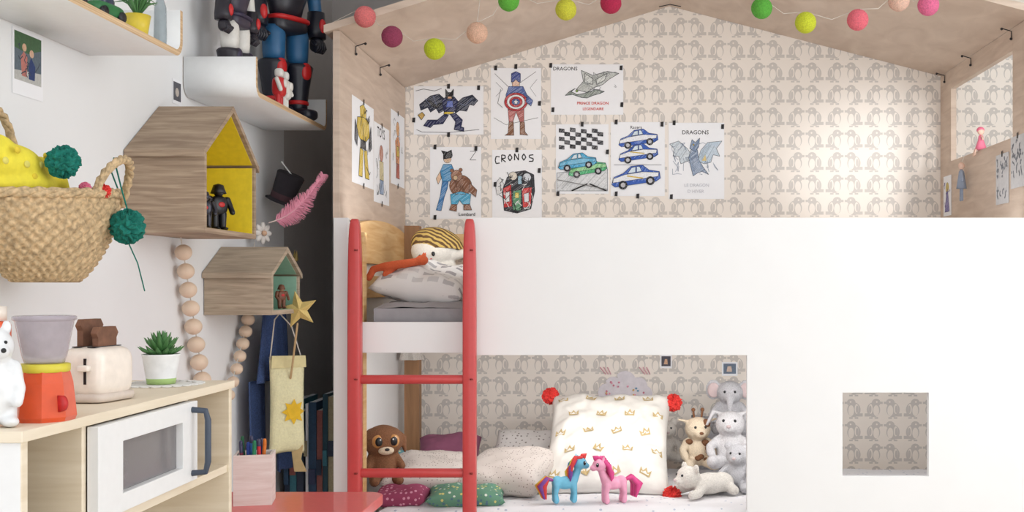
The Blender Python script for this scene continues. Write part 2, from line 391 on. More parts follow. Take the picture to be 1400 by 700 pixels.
paper('coloring_page',back(-.30,1.854),.278,.193,[
 ('t',K,'DRAGONS',(.03,.88),.07),('p',(196,200,196),[(.35,.50),(.45,.66),(.42,.88),(.58,.78),(.78,.86),(.94,.82),(.8,.7),(.72,.60),(.6,.54),(.5,.44)]),
 ('p',(222,226,222),[(.47,.64),(.47,.82),(.58,.72),(.58,.60)]),('p',(222,226,222),[(.62,.70),(.78,.82),(.74,.68),(.64,.60)]),
 ('p',(150,160,152),[(.34,.52),(.28,.46),(.36,.40),(.46,.42),(.62,.50),(.74,.46),(.68,.42),(.58,.38),(.50,.33),(.42,.34),(.30,.40),(.20,.38),(.26,.46)]),
 ('c',(150,180,100),(.36,.47),.016),('t',(216,80,70),'PRINCE DRAGON',(.36,.20),.055),('t',(216,80,70),'LEGENDAIRE',(.44,.09),.05)]+scrib(GY,10,(.4,.40,.9,.85),.005,3),tape=((0,.98),(.97,.93),(.03,.1),(.98,.2)))
paper('coloring_page',back(-.763,1.455),.196,.275,[
 ('o',.01,[(.78,.94),(.9,.94),(.78,.82),(.9,.82)]),('p',(80,150,200),[(.24,.52),(.20,.66),(.26,.76),(.42,.76),(.48,.66),(.44,.52)]),('c',(232,200,170),(.34,.83),.075),('p',K,[(.26,.83),(.26,.90),(.22,.95),(.34,.93),(.42,.96),(.44,.88),(.42,.85)]),
 ('p',(70,130,190),[(.24,.52),(.20,.32),(.12,.12),(.22,.11),(.28,.3),(.34,.42),(.36,.52)]),('p',(232,200,170),[(.20,.66),(.12,.56),(.16,.48),(.22,.56)]),
 ('c',(146,100,76),(.6,.46),.22,.95),('c',(160,112,86),(.52,.60),.11),('c',(160,112,86),(.43,.67),.035),('c',(160,112,86),(.60,.68),.035),('c',(212,184,150),(.50,.57),.045),
 ('p',(90,180,220),[(.40,.34),(.42,.2),(.54,.2),(.58,.26),(.64,.2),(.78,.2),(.80,.34),(.6,.38)]),
 ('p',(146,100,76),[(.42,.2),(.38,.12),(.52,.10),(.53,.2)]),('p',(146,100,76),[(.66,.2),(.66,.12),(.82,.12),(.78,.2)]),('p',(146,100,76),[(.78,.5),(.92,.4),(.90,.30),(.76,.38)]),
 ('t',K,'Lombard',(.56,.04),.09)]+scrib((110,74,56),10,(.45,.34,.76,.56),.008,31),tape=((.1,1),(.9,.98),(.1,.02)))
# hand-lettered arched title
ttl=[('s',K,.022,[(x+a*.9,.80+.05*math.sin((x-.05)/.9*3.14)+b*.8) for a,b in g]) for x,g in (
 (.06,[(.10,.12),(.02,.13),(0,.06),(.02,0),(.10,.01)]),(.19,[(0,0),(0,.13),(.08,.12),(.08,.07),(0,.06),(.09,0)]),(.32,[(.04,0),(0,.06),(.04,.12),(.09,.06),(.04,0)]),
 (.45,[(0,0),(0,.12),(.09,0),(.09,.12)]),(.60,[(.04,0),(0,.06),(.04,.12),(.09,.06),(.04,0)]),(.74,[(.10,.12),(.01,.11),(.01,.07),(.10,.05),(.09,0),(0,.0)]))]
paper('coloring_page',back(-.5245,1.455),.190,.264,ttl+[('p',(60,60,66),[(.24,.12),(.2,.4),(.30,.60),(.46,.68),(.66,.70),(.84,.64),(.86,.4),(.78,.14),(.5,.08)]),
 ('c',(236,226,210),(.42,.62),.085),('c',(226,230,236),(.70,.60),.085),('p',(210,60,60),[(.24,.16),(.22,.44),(.38,.50),(.40,.18)]),('p',(236,236,236),[(.27,.24),(.27,.38),(.35,.40),(.35,.25)]),
 ('p',(110,170,130),[(.42,.12),(.42,.40),(.58,.42),(.58,.12)]),('p',(230,214,110),[(.46,.3),(.46,.38),(.54,.38),(.54,.3)]),
 ('p',(220,80,80),[(.62,.16),(.60,.44),(.80,.46),(.78,.18)]),('p',(236,236,240),[(.65,.24),(.64,.36),(.74,.38),(.74,.25)]),('p',(150,190,210),[(.52,.50),(.52,.62),(.60,.62),(.60,.50)]),
 ('p',(230,230,230),[(.10,.34),(.06,.5),(.16,.60),(.24,.5),(.2,.38)])]+scrib((235,235,235),8,(.24,.14,.82,.5),.012,5)+scrib(K,14,(.10,.08,.90,.7),.01,6),tape=((.5,1),(.06,.5),(.95,.7)))
chk=[]
for i in range(8):
    for j in range(5):
        if (i+j)%2==0:
            a=.06+i*.105; b=.94-j*.06+.012*math.sin(i); chk.append(('p',K if (i*j)%3 else (70,70,74),[(a,b),(a+.1,b-.01),(a+.1,b-.062),(a,b-.055)]))
def car(c,c2,u,v,s=1,fl=1):
    g=lambda x,y:(u+fl*x*s,v+y*s+fl*x*s*.12)
    return [('p',c,[g(-.42,-.06),g(-.40,.03),g(-.22,.07),g(-.10,.15),g(.10,.155),g(.24,.08),g(.40,.05),g(.44,-.04),g(.38,-.08),g(-.34,-.09)]),
     ('p',c2,[g(-.39,.02),g(-.1,.06),g(.22,.06),g(.41,.03),g(.42,-.02),g(-.38,-.03)]),('p',(222,236,244),[g(-.09,.07),g(-.05,.135),g(.00,.14),g(.0,.07)]),('p',(222,236,244),[g(.02,.07),g(.02,.14),g(.09,.135),g(.16,.07)]),
     ('c',K,g(-.24,-.07),.075*s),('c',(200,200,204),g(-.24,-.07),.045*s),('c',K,g(.24,-.07),.075*s),('c',(200,200,204),g(.24,-.07),.045*s)]
paper('coloring_page',back(-.2805,1.551),.202,.266,[('p',(222,224,226),[(.02,.04),(.02,.3),(.98,.36),(.98,.04)])]+chk+car((90,190,130),(150,215,150),.60,.36,.85,1)+car((70,170,215),(110,190,225),.42,.45,.85,-1)+[('s',K,.025,[(.3,.04),(.6,.14)]),('s',K,.025,[(.64,.14),(.96,.04)]),('s',(120,120,120),.012,[(.02,.2),(.98,.06)])],tape=((.5,1.0),(.98,.6),(.04,0)))
paper('coloring_page',back(-.070,1.542),.207,.2835,[('t',K,'Racers',(.36,.91),.08)]+car((60,100,190),(240,242,246),.52,.77,.85,-1)+car((60,100,190),(240,242,246),.52,.57,.85,-1)+car((60,100,190),(240,242,246),.48,.25,1.05,-1)+[('s',(220,190,80),.02,[(.3,.27),(.6,.24)]),('s',(220,190,80),.016,[(.36,.595),(.62,.575)]),('s',GY,.008,[(.06,.42),(.94,.42)])],tape=((.1,1),(.95,.97),(.5,.0),(.1,.03)))
paper('coloring_page',back(.1515,1.531),.2135,.292,[('t',K,'DRAGONS',(.24,.85),.10),
 ('p',(206,216,224),[(.36,.50),(.22,.46),(.18,.56),(.08,.56),(.10,.66),(.02,.72),(.18,.76),(.34,.66),(.44,.54)]),('p',(196,212,226),[(.52,.50),(.58,.64),(.70,.74),(.96,.76),(.86,.66),(.92,.56),(.80,.58),(.76,.48),(.64,.46)]),
 ('p',(150,166,190),[(.40,.42),(.36,.54),(.40,.64),(.46,.70),(.52,.64),(.54,.52),(.62,.42),(.72,.32),(.60,.36),(.52,.34),(.44,.30)]),('p',(130,150,180),[(.38,.66),(.42,.78),(.48,.74),(.56,.80),(.54,.68),(.48,.62)]),('c',(230,200,90),(.45,.71),.014),
 ('p',(230,206,140),[(.6,.5),(.66,.58),(.68,.5)]),('t',(206,208,214),'LE DRAGON',(.28,.16),.08),('t',(210,210,216),'D HIVER',(.34,.08),.08)]+scrib((110,124,150),16,(.06,.32,.92,.74),.006,9),tape=((.1,1),(.97,.95),(.05,.03)))
def sideL(y0,z0,x=XL): return lambda u,v,d:(x+.0003+d,y0+u,z0+v)
Y=(232,200,80)
bot=[('p',Y,[(.36,.80),(.34,.92),(.50,.97),(.64,.92),(.62,.80)]),('p',Y,[(.22,.78),(.20,.62),(.34,.54),(.62,.54),(.78,.62),(.76,.80),(.5,.82)]),('p',(60,60,64),[(.38,.54),(.36,.44),(.62,.44),(.60,.54)]),('p',Y,[(.34,.44),(.28,.10),(.44,.10),(.48,.42)]),('p',Y,[(.52,.42),(.58,.10),(.76,.10),(.64,.44)]),('p',(90,90,96),[(.12,.74),(.1,.5),(.2,.44),(.24,.6)]),('p',(90,90,96),[(.84,.76),(.88,.5),(.78,.44),(.76,.6)])]+scrib(K,10,(.2,.1,.8,.92),.012,2)
paper('coloring_page',sideL(3.425,1.52),.29,.27,bot)
paper('coloring_page',sideL(3.72,1.482),.235,.27,[('t',K,'TOYS',(.2,.84),.2),('p',(224,210,160),[(.36,.3),(.34,.54),(.6,.54),(.62,.3)]),('c',(200,140,120),(.46,.64),.12),('p',(150,170,200),[(.38,.3),(.36,.12),(.6,.12),(.6,.3)])]+scrib(GY,14,(.12,.1,.88,.8),.01,4))
paper('coloring_page',sideL(3.985,1.568),.24,.268,[('p',(232,150,90),[(.36,.3),(.30,.6),(.5,.7),(.64,.6),(.6,.3)]),('c',(232,170,110),(.48,.78),.11),('p',Y,[(.4,.4),(.4,.54),(.56,.54),(.56,.4)]),('p',(190,90,70),[(.38,.3),(.36,.1),(.6,.1),(.58,.3)])]+scrib(GY,10,(.12,.1,.88,.9),.01,8))
def sideR(y1,z0): return lambda u,v,d:(XR-.0015-d,y1-u,z0+v)
gph=mat('grey_print',(206,206,208),.6)
paper('grey_photo_print',sideR(3.60,1.46),.12,.16,scrib((130,134,142),22,(.08,.08,.92,.92),.05,11),pm=gph,tape=((.5,1),))
paper('grey_photo_print',sideR(3.46,1.50),.12,.16,scrib((120,124,132),22,(.08,.08,.92,.92),.05,12),pm=gph,tape=((.5,1),))
paper('fairy_drawing',sideR(4.20,1.46),.10,.15,[('c',(206,180,80),(.5,.7),.2),('p',(120,110,170),[(.2,.1),(.4,.6),(.6,.6),(.8,.1)])]+scrib((110,100,150),8,(.1,.1,.9,.9),.04,12),tape=())
paper('small_photo',back(.12,.882),.044,.05,[('p',(80,78,88),[(.1,.15),(.1,.92),(.9,.92),(.9,.15)],0),('p',(210,170,140),[(.3,.3),(.4,.7),(.6,.7),(.65,.3)],0)],tape=())
paper('small_photo',back(.356,.853),.060,.052,[('p',(110,124,144),[(.1,.15),(.1,.9),(.9,.9),(.9,.15)],0),('p',(220,196,180),[(.3,.3),(.36,.7),(.6,.7),(.65,.3)],0)],tape=())
# cloud hanging
o=O('cloud_wall_sticker'); cl=mat('cloud_cloth',(226,220,226),.9); fy=lambda u,v,d:(u,4.2485-d,v)
cp=[]
for cx,cz,r,a0,a1 in((-.085,.79,.035,270,90),(-.06,.815,.035,150,60),(-.015,.83,.042,140,30),(.035,.812,.036,110,0),(.06,.785,.03,60,-90)):
    for k in range(7):
        a=math.radians((a0+(a1-a0)*k/6) if a0<260 else (270-180*k/6)); cp.append((cx+r*math.cos(a),cz+r*math.sin(a)))
o.prism(cp,fy,0,.006,cl)
for k in range(16):
    a,b=random.uniform(-.09,.06),random.uniform(.775,.835); o.ell((a,4.241,b),.004,ink(random.choice([(220,140,160),(120,170,200),(230,190,120),(240,170,190)])),nu=8,nv=6)
for sx in(-.09,.06):
    for k in range(3): o.limb([(sx+.01*k,4.244,.86),(sx-.02+.014*k,4.244,.885)],.0022,ink((222,170,180)),seg=6)
o.done()

# ---------------- ball garland
o=O('cotton_ball_garland')
GB=[(-.770,1.983,(226,120,120)),(-.691,1.925,(150,60,90)),(-.567,1.889,(196,208,40)),(-.443,1.936,(226,182,156)),(-.351,2.030,(96,176,60)),(-.184,2.004,(206,204,60)),(-.053,2.023,(180,34,74)),(.09,2.10,(226,182,156)),(.235,2.09,(226,120,120)),(.387,2.008,(90,170,60)),(.515,1.966,(204,212,50)),(.667,1.974,(232,110,124)),(.787,2.03,(230,190,170)),(.873,2.017,(226,110,150)),(1.01,2.08,(90,170,60))]
cord=mat('cord',(214,206,196),.7)
for x,z,c in GB: o.sell((x,3.232,z),(.031,.031,.031),mat('ball_%d_%d_%d'%c,c,.85,bump=.8,bs=260,var=.12),nu=28,nv=18,jit=.012)
pts=[(-.87,3.262,1.975)]
for (x,z,c),(x2,z2,c2) in zip(GB,GB[1:]):
    pts+=[(x,3.232,z+.031),((x+x2)/2,3.232,(z+z2)/2+.005)]
pts.append((1.2,3.262,2.03)); o.limb(pts,.0009,cord,seg=6)
for i in(0,3,4,6,8,12): 
    x,z,c=GB[i]; zr=1.958+(x+.857)*.311 if x<rx else 2.28-(x-rx)*.258
    o.limb([(x,3.232,z+.03),(x+.01,3.264,zr)],.0008,cord,seg=6)
o.done()

# ---------------- bent ply shelves
def bent(name,y0,y1,z,lip,r=.035,t=.013,x0=-1.138,x1=-.953):
    def path(off):
        p=[(y0+off,z+lip)]
        rr=r-off
        for k in range(9):
            a=math.pi+math.pi/2*k/8; p.append((y0+r+rr*math.cos(a),z+r+rr*math.sin(a)))
        for k in range(9):
            a=1.5*math.pi+math.pi/2*k/8; p.append((y1-r+rr*math.cos(a),z+r+rr*math.sin(a)))
        p.append((y1-off,z+lip)); return p
    a,b=path(0),path(t); n=len(a); o=O(name)
    for X in(x0,x1):
        o.add([(X,*p) for p in a]+[(X,*p) for p in b],[(i,i+1,n+i+1,n+i) for i in range(n-1)],plyedge,False)
    for q in(a,b): o.add([(x0,*p) for p in q]+[(x1,*p) for p in q],[(i,i+1,n+i+1,n+i) for i in range(n-1)],white,True)
    for k in(0,n-1): o.add([(x0,*a[k]),(x1,*a[k]),(x1,*b[k]),(x0,*b[k])],[(0,1,2,3)],plyedge,False)
    return o.done()
bent('bent_plywood_shelf',1.50,2.366,1.684,.10)
bent('bent_plywood_shelf',2.83,3.496,1.684,.10)

# ---------------- house shelves
def house(name,x0,x1,y0,y1,z0,ze,zr,m,inner,t=.012):
    o=O(name); ym=(y0+y1)/2
    o.box(x0,x1,y0,y1,z0,z0+t,m)
    o.box(x0,x1,y0,y0+t,z0+t,ze,m); o.box(x0,x1,y1-t,y1,z0+t,ze,m)
    sl=(zr-ze)/(ym-y0); n=.014
    f=lambda u,v,d:(d,u,v)
    o.prism([(y0-n,ze-n*sl),(ym,zr),(ym,zr+t*1.25),(y0-n,ze-n*sl+t*1.25)],f,x0,x1+.004,m)
    o.prism([(ym,zr),(y1+n,ze-n*sl),(y1+n,ze-n*sl+t*1.25),(ym,zr+t*1.25)],f,x0,x1+.004,m)
    o.prism([(y0+t,z0+t),(y1-t,z0+t),(y1-t,ze),(ym,zr-.002),(y0+t,ze)],f,x0,x0+.006,inner)
    e=.0015
    o.box(x0+.006,x1-.006,y1-t-e,y1-t,z0+t,ze,inner); o.box(x0+.006,x1-.006,y0+t,y0+t+e,z0+t,ze,inner); o.box(x0+.006,x1-.006,y0+t,y1-t,z0+t,z0+t+e,inner)
    o.prism([(ym,zr-e),(y1-t,ze+t*sl-e),(y1-t,ze+t*sl),(ym,zr)],f,x0+.006,x1-.006,inner)
    return o.done(bevel=.001)
house('house_wall_shelf',-1.138,-.961,2.51,2.855,1.319,1.50,1.618,walnut,yel)
house('house_wall_shelf',-1.138,-.956,2.967,3.218,1.12,1.226,1.292,walnut2,mint)

def minifig(name,loc,rot,sc,c1,c2,cape=None):
    o=O(name)
    for s in(-1,1):
        o.limb([(s*.012,0,.006),(s*.012,0,.045)],[.009,.011],c1,seg=10); o.sell((s*.012,-.006,.005),(.009,.015,.005),c1)
        o.limb([(s*.026,0,.082),(s*.034,-.004,.062),(s*.03,-.018,.048)],[.009,.007,.007],c1,seg=8)
    o.sell((0,0,.066),(.024,.014,.026),c1,e=.7); o.ell((0,0,.104),(.014,.014,.016),c2); o.lathe([(.021,.098),(.017,.108),(.013,.12),(.001,.124)],c1,(0,.001,0),16)
    o.sell((0,-.0135,.068),(.01,.003,.007),red)
    if cape:
        o.add([(-.026,.012,.09),(.026,.012,.09),(.042,.034,.004),(-.042,.034,.004)],[(0,1,2,3)],cape,False)
    return o.done(loc,(0,0,rot),sc,solid=.002)
minifig('dark_caped_figurine',(-1.0,2.70,1.3335),55,.92,blk,blk,blk)
minifig('dark_caped_figurine',(-1.0,2.61,1.3335),30,.72,mat('dark_steel',(60,60,70),.3,.4),mat('fig_grey',(120,110,110),.5))
minifig('wooden_figurine',(-.980,3.125,1.1345),50,.55,mat('brown_toy',(120,76,56),.5),mat('tan_toy',(190,150,120),.5))

# ---------------- super robots
Yel2=mat('toy_yellow',(230,196,50),.4)
def robot(name,loc,rot,boot,thigh,torso,trim,sc=1):
    o=O(name); silver=mat('toy_silver',(190,192,196),.3,.6)
    for s in(-1,1):
        x=s*.047
        o.sell((x,-.018,.018),(.030,.052,.018),boot,e=.6)
        o.lathe([(.0,.02),(.030,.02),(.028,.05),(.034,.10),(.044,.155),(.046,.165),(.040,.172),(.0,.172)],boot,(x,0,0),24)
        o.lathe([(.029,.05),(.032,.052),(.032,.06),(.030,.062)],trim,(x,0,0),24)
        o.sell((x,-.035,.15),(.018,.012,.026),trim,e=.8)
        o.lathe([(.0,.17),(.030,.17),(.033,.20),(.034,.25),(.03,.275),(.0,.275)],thigh,(x*.95,0,0),24)
        o.ell((s*.100,0,.43),(.032,.034,.036),torso); o.limb([(s*.105,0,.42),(s*.112,-.004,.35)],[.021,.020],thigh,seg=14)
        o.lathe([(.0,0),(.030,0),(.031,.02),(.026,.08),(.0,.085)],boot,(s*.112,-.008,.265),20)
        o.sell((s*.112,-.012,.245),(.020,.02,.022),boot,e=.7)
        for k in range(4): o.limb([(s*.112-.014+.009*k,-.026,.25),(s*.112-.014+.009*k,-.034,.232),(s*.112-.014+.009*k,-.022,.222)],.0055,boot,seg=7)
        o.limb([(s*.092,-.016,.25),(s*.090,-.032,.24)],.006,boot,seg=7)
        o.sell((s*.112,-.036,.30),(.012,.010,.022),red)
        o.limb([(s*.012,-.002,.53),(s*.03,0,.56)],[.008,.002],trim,seg=8)
    o.sell((0,0,.285),(.066,.042,.03),torso,e=.6); o.sell((0,-.005,.30),(.07,.045,.010),trim,e=.6)
    o.lathe([(.0,.30),(.05,.30),(.06,.34),(.085,.40),(.09,.44),(.05,.465),(.0,.466)],torso,(0,0,0),28,sy=.62)
    o.poly([(-.07,-.062,.43),(0,-.064,.38),(.07,-.062,.43),(.05,-.064,.445),(0,-.066,.41),(-.05,-.064,.445)],red)
    o.ell((0,-.004,.50),(.03,.032,.038),silver); o.sell((0,.003,.52),(.034,.034,.026),torso); o.box(-.02,.02,-.037,-.03,.50,.508,Yel2)
    return o.done(loc,(0,0,rot),sc)
robot('toy_super_robot',(-1.035,3.34,1.698),58,mat('robot_navy',(28,30,42),.35),blu,mat('robot_dark',(34,34,44),.35),red,1.0)
robot('toy_super_robot',(-1.05,2.955,1.698),84,mat('robot_black',(38,34,44),.4),mat('toy_white',(225,222,216),.4),mat('robot_white',(60,54,70),.4),mat('robot_violet',(50,44,70),.4),.72)
o=O('small_toy_robots'); wt=mat('toy_white',(225,222,216),.4)
for dy,c in((0,red),(.05,wt)):
    o.sell((0,dy,.06),(.018,.02,.028),c,e=.6); o.sell((0,dy,.1),(.012,.012,.013),wt,e=.7)
    for s in(-1,1): o.limb([(0,dy+s*.01,.006),(0,dy+s*.01,.04)],.008,c,seg=8); o.limb([(0,dy+s*.022,.08),(.012,dy+s*.026,.05)],.006,wt,seg=8)
    o.sell((.017,dy,.07),(.006,.012,.012),wt,e=.7)
o.done((-.985,3.12,1.698),sc=1.0)

o=O('potted_plant'); o.lathe([(0,0),(.022,0),(.03,.05),(.027,.05),(.02,.006)],mat('pot_yellow',(222,196,60),.4),(0,0,0),24)
gr=mat('leaf_green',(76,124,70),.5); o.ell((0,0,.046),(.026,.026,.006),mat('soil',(60,44,34),.9),nu=14,nv=8)
for k in range(18):
    a=k*2.4; l=.03+.02*random.random(); o.limb([(0,0,.045),(l*.5*math.cos(a),l*.5*math.sin(a),.075+.01*(k%3)),(l*math.cos(a),l*math.sin(a),.08+.012*(k%4))],[.003,.006,.001],gr,seg=6,fl=.5)
o.done((-.985,2.22,1.698),sc=.85)
o=O('glass_bottle'); gl=mat('clear_glass',(150,165,172),.1,alpha=.55)
o.lathe([(0,0),(.012,0),(.013,.02),(.012,.08),(.006,.10),(.006,.13),(.008,.135),(0,.135)],gl,(0,0,0),20); o.done((-.975,2.305,1.698))
def toycar(name,loc,rot,c):
    o=O(name); o.sell((0,0,.018),(.045,.02,.013),c,e=.6); o.sell((-.004,0,.033),(.022,.016,.010),mat('toy_window',(50,60,80),.2),e=.7)
    for x in(-.026,.026):
        for s in(-1,1):
            M=o.M; o.M=T((x,s*.018,.010))@R(90,'X'); o.lathe([(0,-.004),(.010,-.004),(.010,.004),(0,.004)],blk,seg=14); o.M=M
    return o.done(loc,(0,0,rot))
toycar('toy_car',(-.985,2.08,1.698),80,mat('toy_green',(40,110,60),.4)); toycar('toy_car',(-.985,1.94,1.698),95,red); toycar('toy_car',(-.99,1.80,1.698),95,blu)

ww=lambda y0,z0:sideL(y0,z0,-1.1395)
paper('photo_print',ww(2.046,1.556),.107,.124,[('p',(96,110,120),[(.06,.22),(.06,.95),(.94,.95),(.94,.22)],0),('p',(70,104,70),[(.06,.7),(.06,.95),(.94,.95),(.94,.78),(.5,.66)],0),('p',(190,190,186),[(.06,.22),(.06,.36),(.94,.42),(.94,.22)],0),
 ('p',(190,120,110),[(.3,.30),(.26,.58),(.36,.68),(.48,.60),(.46,.30)],0),('p',(40,60,110),[(.52,.28),(.52,.5),(.6,.62),(.74,.5),(.72,.28)],0),('c',(214,174,144),(.38,.74),.07),('c',(214,176,150),(.62,.68),.07)]+scrib((60,70,84),8,(.08,.3,.92,.9),.02,21),tape=(),ol=0)
paper('photo_print',ww(2.765,1.655),.055,.062,[('p',(90,90,98),[(.08,.15),(.08,.9),(.92,.9),(.92,.15)],0),('c',(200,190,180),(.5,.5),.2)],tape=(),ol=0)

# ---------------- straw basket
o=O('straw_basket'); straw=mat('straw',(206,178,138),.85,bump=.5,bs=120,var=.22); strawd=mat('straw_dark',(150,118,80),.85,var=.2)
prof=[]; NR=60
for j in range(NR+1):
    t=j/NR; r=.42+.58*math.sin(min(1,t*1.02)*math.pi/2)**.8 if t>.0 else .4
    prof.append((r*1.0,t*.155))
vs=[];fs=[];seg=240
for j,(r,z) in enumerate(prof):
    for i in range(seg):
        a=2*math.pi*i/seg; row=j/NR*15; w=math.cos(math.pi*row)*math.cos(a*34)
        t=j/NR; rr=r+.03*w
        vs.append((.105*rr*math.cos(a),.175*rr*math.sin(a),z+.012*math.sin(a)*(z/.155)))
for j in range(NR):
    for i in range(seg): a=j*seg+i;b=j*seg+(i+1)%seg; fs.append((a,b,b+seg,a+seg))
o.add(vs,fs,straw); o.add([(.105*.42*math.cos(k*.3),.175*.42*math.sin(k*.3),0.002) for k in range(21)],[tuple(range(21))],strawd,False)
rim=[(.105*math.cos(a/40*math.pi*2),.175*math.sin(a/40*math.pi*2),.157+.012*math.sin(a/40*math.pi*2)) for a in range(41)]
for ph in(0,2.1,4.2):
    o.limb([(p[0]*(1+.04*math.cos(i*1.7+ph)),p[1]*(1+.03*math.cos(i*1.7+ph)),p[2]+.005*math.sin(i*1.7+ph)) for i,p in enumerate(rim)],.0055,straw,seg=8)
def handle(x,tilt,h=.085,w=.055,yo=0):
    pts=[]
    for k in range(17):
        a=math.pi*k/16; pts.append((x+tilt*math.sin(a),yo-w*math.cos(a),.145+h*math.sin(a)**.8))
    for ph in(0,2.1,4.2):
        o.limb([(p[0]+.004*math.cos(i*1.5+ph),p[1],p[2]+.004*math.sin(i*1.5+ph)) for i,p in enumerate(pts)],.005,straw,seg=8)
handle(.095,.03,.075,.055,.03); handle(-.070,.0,.155,.075,-.04)
o.done((-1.028,1.955,1.205),solid=.0001)
o=O('yellow_plush_toy'); yy=mat('yellow_fur',(238,222,66),.8,bump=.1,bs=60,var=.06)
o.ell((0,0,0),(.05,.085,.04),yy); o.ell((.0,-.03,.030),(.045,.07,.036),yy); o.ell((.0,-.07,.045),(.030,.045,.032),yy); o.limb([(.02,.03,.03),(.03,.07,.01),(.03,.10,-.02)],[.022,.018,.012],yy); b=o.done((-1.03,1.870,1.370),remesh=.005)
o=O('markings')
om,bm_=mat('orange_mark',(226,200,60),.9),mat('blue_mark',(226,216,110),.9)
for k in range(8):
    y=-.095+.022*k; z=.030+.02*math.sin(k*1.6); xx=.043*math.sqrt(max(.1,1-((y+.03)/.08)**2*.7))
    o.ell((xx,y,z),(.003,.008,.006),om if k%2 else bm_,nu=10,nv=6)
o.done(parent=b)
teal=mat('teal_yarn',(20,118,104),.95,var=.15,bs=200); redy=mat('red_yarn',(222,60,54),.95,var=.12,bs=200)
o=O('teal_pompom_tassel')
o.pom((-.955,1.87,1.408),.025,teal); o.pom((-.905,2.0,1.306),.028,teal)
o.limb([(-.905,2.0,1.335),(-.915,2.0,1.37),(-.93,2.0,1.43),(-.945,2.02,1.41),(-.93,2.03,1.36)],.0014,teal,seg=6); o.limb([(-.905,2.0,1.28),(-.900,2.03,1.24),(-.894,2.045,1.19)],.0012,teal,seg=6)
o.pom((-.925,1.95,1.365),.012,redy); o.pom((-.945,1.925,1.368),.010,mat('pink_yarn',(226,120,150),.95)); o.done()

# ---------------- bead garland
o=O('wooden_bead_garland')
def strand(p0,p1,sag,n,r0,r1):
    for k in range(n):
        t=k/(n-1); y=p0[0]+(p1[0]-p0[0])*t+sag*math.sin(math.pi*t); z=p0[1]+(p1[1]-p0[1])*t; r=r0+(r1-r0)*t
        o.ell((-1.112,y,z),(r*.97,r,r*.93),skin,nu=18,nv=12)
strand((2.765,1.282),(2.93,.86),-.01,10,.0215,.0235); strand((3.235,1.10),(3.05,.86),.012,8,.020,.016)
for k in range(5): o.ell((-1.112,2.945+.022*k,.835-.012*math.sin(k*math.pi/4)),.012,skin,nu=14,nv=10)
o.limb([(-1.115,2.75,1.335),(-1.112,2.765,1.28),(-1.112,2.93,.86)],.0015,cord,seg=6); o.limb([(-1.115,3.30,1.33),(-1.112,3.235,1.1),(-1.112,3.05,.86)],.0015,cord,seg=6)
o.done()

# ---------------- toy kitchen
o=O('toy_kitchen'); x0,x1=-1.136,-.742; y0,y1=1.352,2.07; t=.014; ZT=1.022
kw=mat('kitchen_white',(238,238,238),.4,var=.01)
o.box(x0,x1+.004,y0-.004,y1+.004,ZT-t,ZT,ply)
o.box(x0,x1,y0,y0+t,0,ZT-t,kw); o.box(x1-.001,x1+.001,y0,y0+t,.0,ZT-t,ply)
o.box(x0,x1,y1-t,y1,0,ZT-t,ply)
o.box(x0,x0+.006,y0+t,y1-t,.0,ZT-t,kw)
o.box(x0+.006,x1-.004,y0+t,y1-t,.853,.867,ply)
for y in(1.515,1.868): o.box(x0+.006,x1-.006,y,y+.012,.867,ZT-t,ply)
dx0,dx1=x1-.004,x1+.012; a,b,c,d=1.525,1.875,.873,1.005
wy0,wy1,wz0,wz1=1.60,1.815,.90,.975
M=o.M; o.M=Matrix(((0,1,0,0),(1,0,0,0),(0,0,1,0),(0,0,0,1)))
o.panel([a,wy0,wy1,b],[c,wz0,wz1,d],dx0,dx1,lambda y,z:not(wy0<y<wy1 and wz0<z<wz1),kw); o.M=M
o.box(dx0+.003,dx0+.005,wy0,wy1,wz0,wz1,mat('smoky_window',(150,146,148),.15,alpha=.6))
hm=mat('handle_slate',(66,76,92),.4)
o.limb([(dx1,1.852,.992),(dx1+.022,1.853,.990),(dx1+.026,1.853,.975),(dx1+.026,1.853,.905),(dx1+.022,1.853,.888),(dx1,1.852,.886)],.0052,hm,seg=10)
o.box(x0+.006,x1+.01,y0+t,y1-t,.50,.52,ply); o.lathe([(.09,0),(.085,.004),(.08,-.01),(0,-.012)],mat('sink_steel',(180,182,184),.3,.8),(-.93,1.9,.521),28)
o.limb([(-1.06,1.9,.52),(-1.06,1.9,.66),(-1.0,1.9,.69),(-.96,1.9,.66)],.009,mat('sink_steel',(180,182,184),.3,.8),seg=10)
for cy in(1.47,1.6): o.lathe([(0,0),(.05,0),(.05,.003),(0,.004)],blk,(-.86,cy,.52),24)
for a,b in((y0+t,1.70),(1.71,y1-t)):
    o.box(x1-.01,x1+.004,a,b,.06,.49,kw); o.limb([(x1+.004,(a+b)/2-.05,.45),(x1+.024,(a+b)/2-.04,.45),(x1+.024,(a+b)/2+.04,.45),(x1+.004,(a+b)/2+.05,.45)],.005,hm,seg=8)
o.box(x0+.006,x1-.02,y0+t,y1-t,.04,.055,kw)
o.lathe([(0,0),(.03,0),(.034,.012),(.03,.014),(0,.006)],Yel2,(-.78,1.42,.868),24)
o.done(bevel=.001)
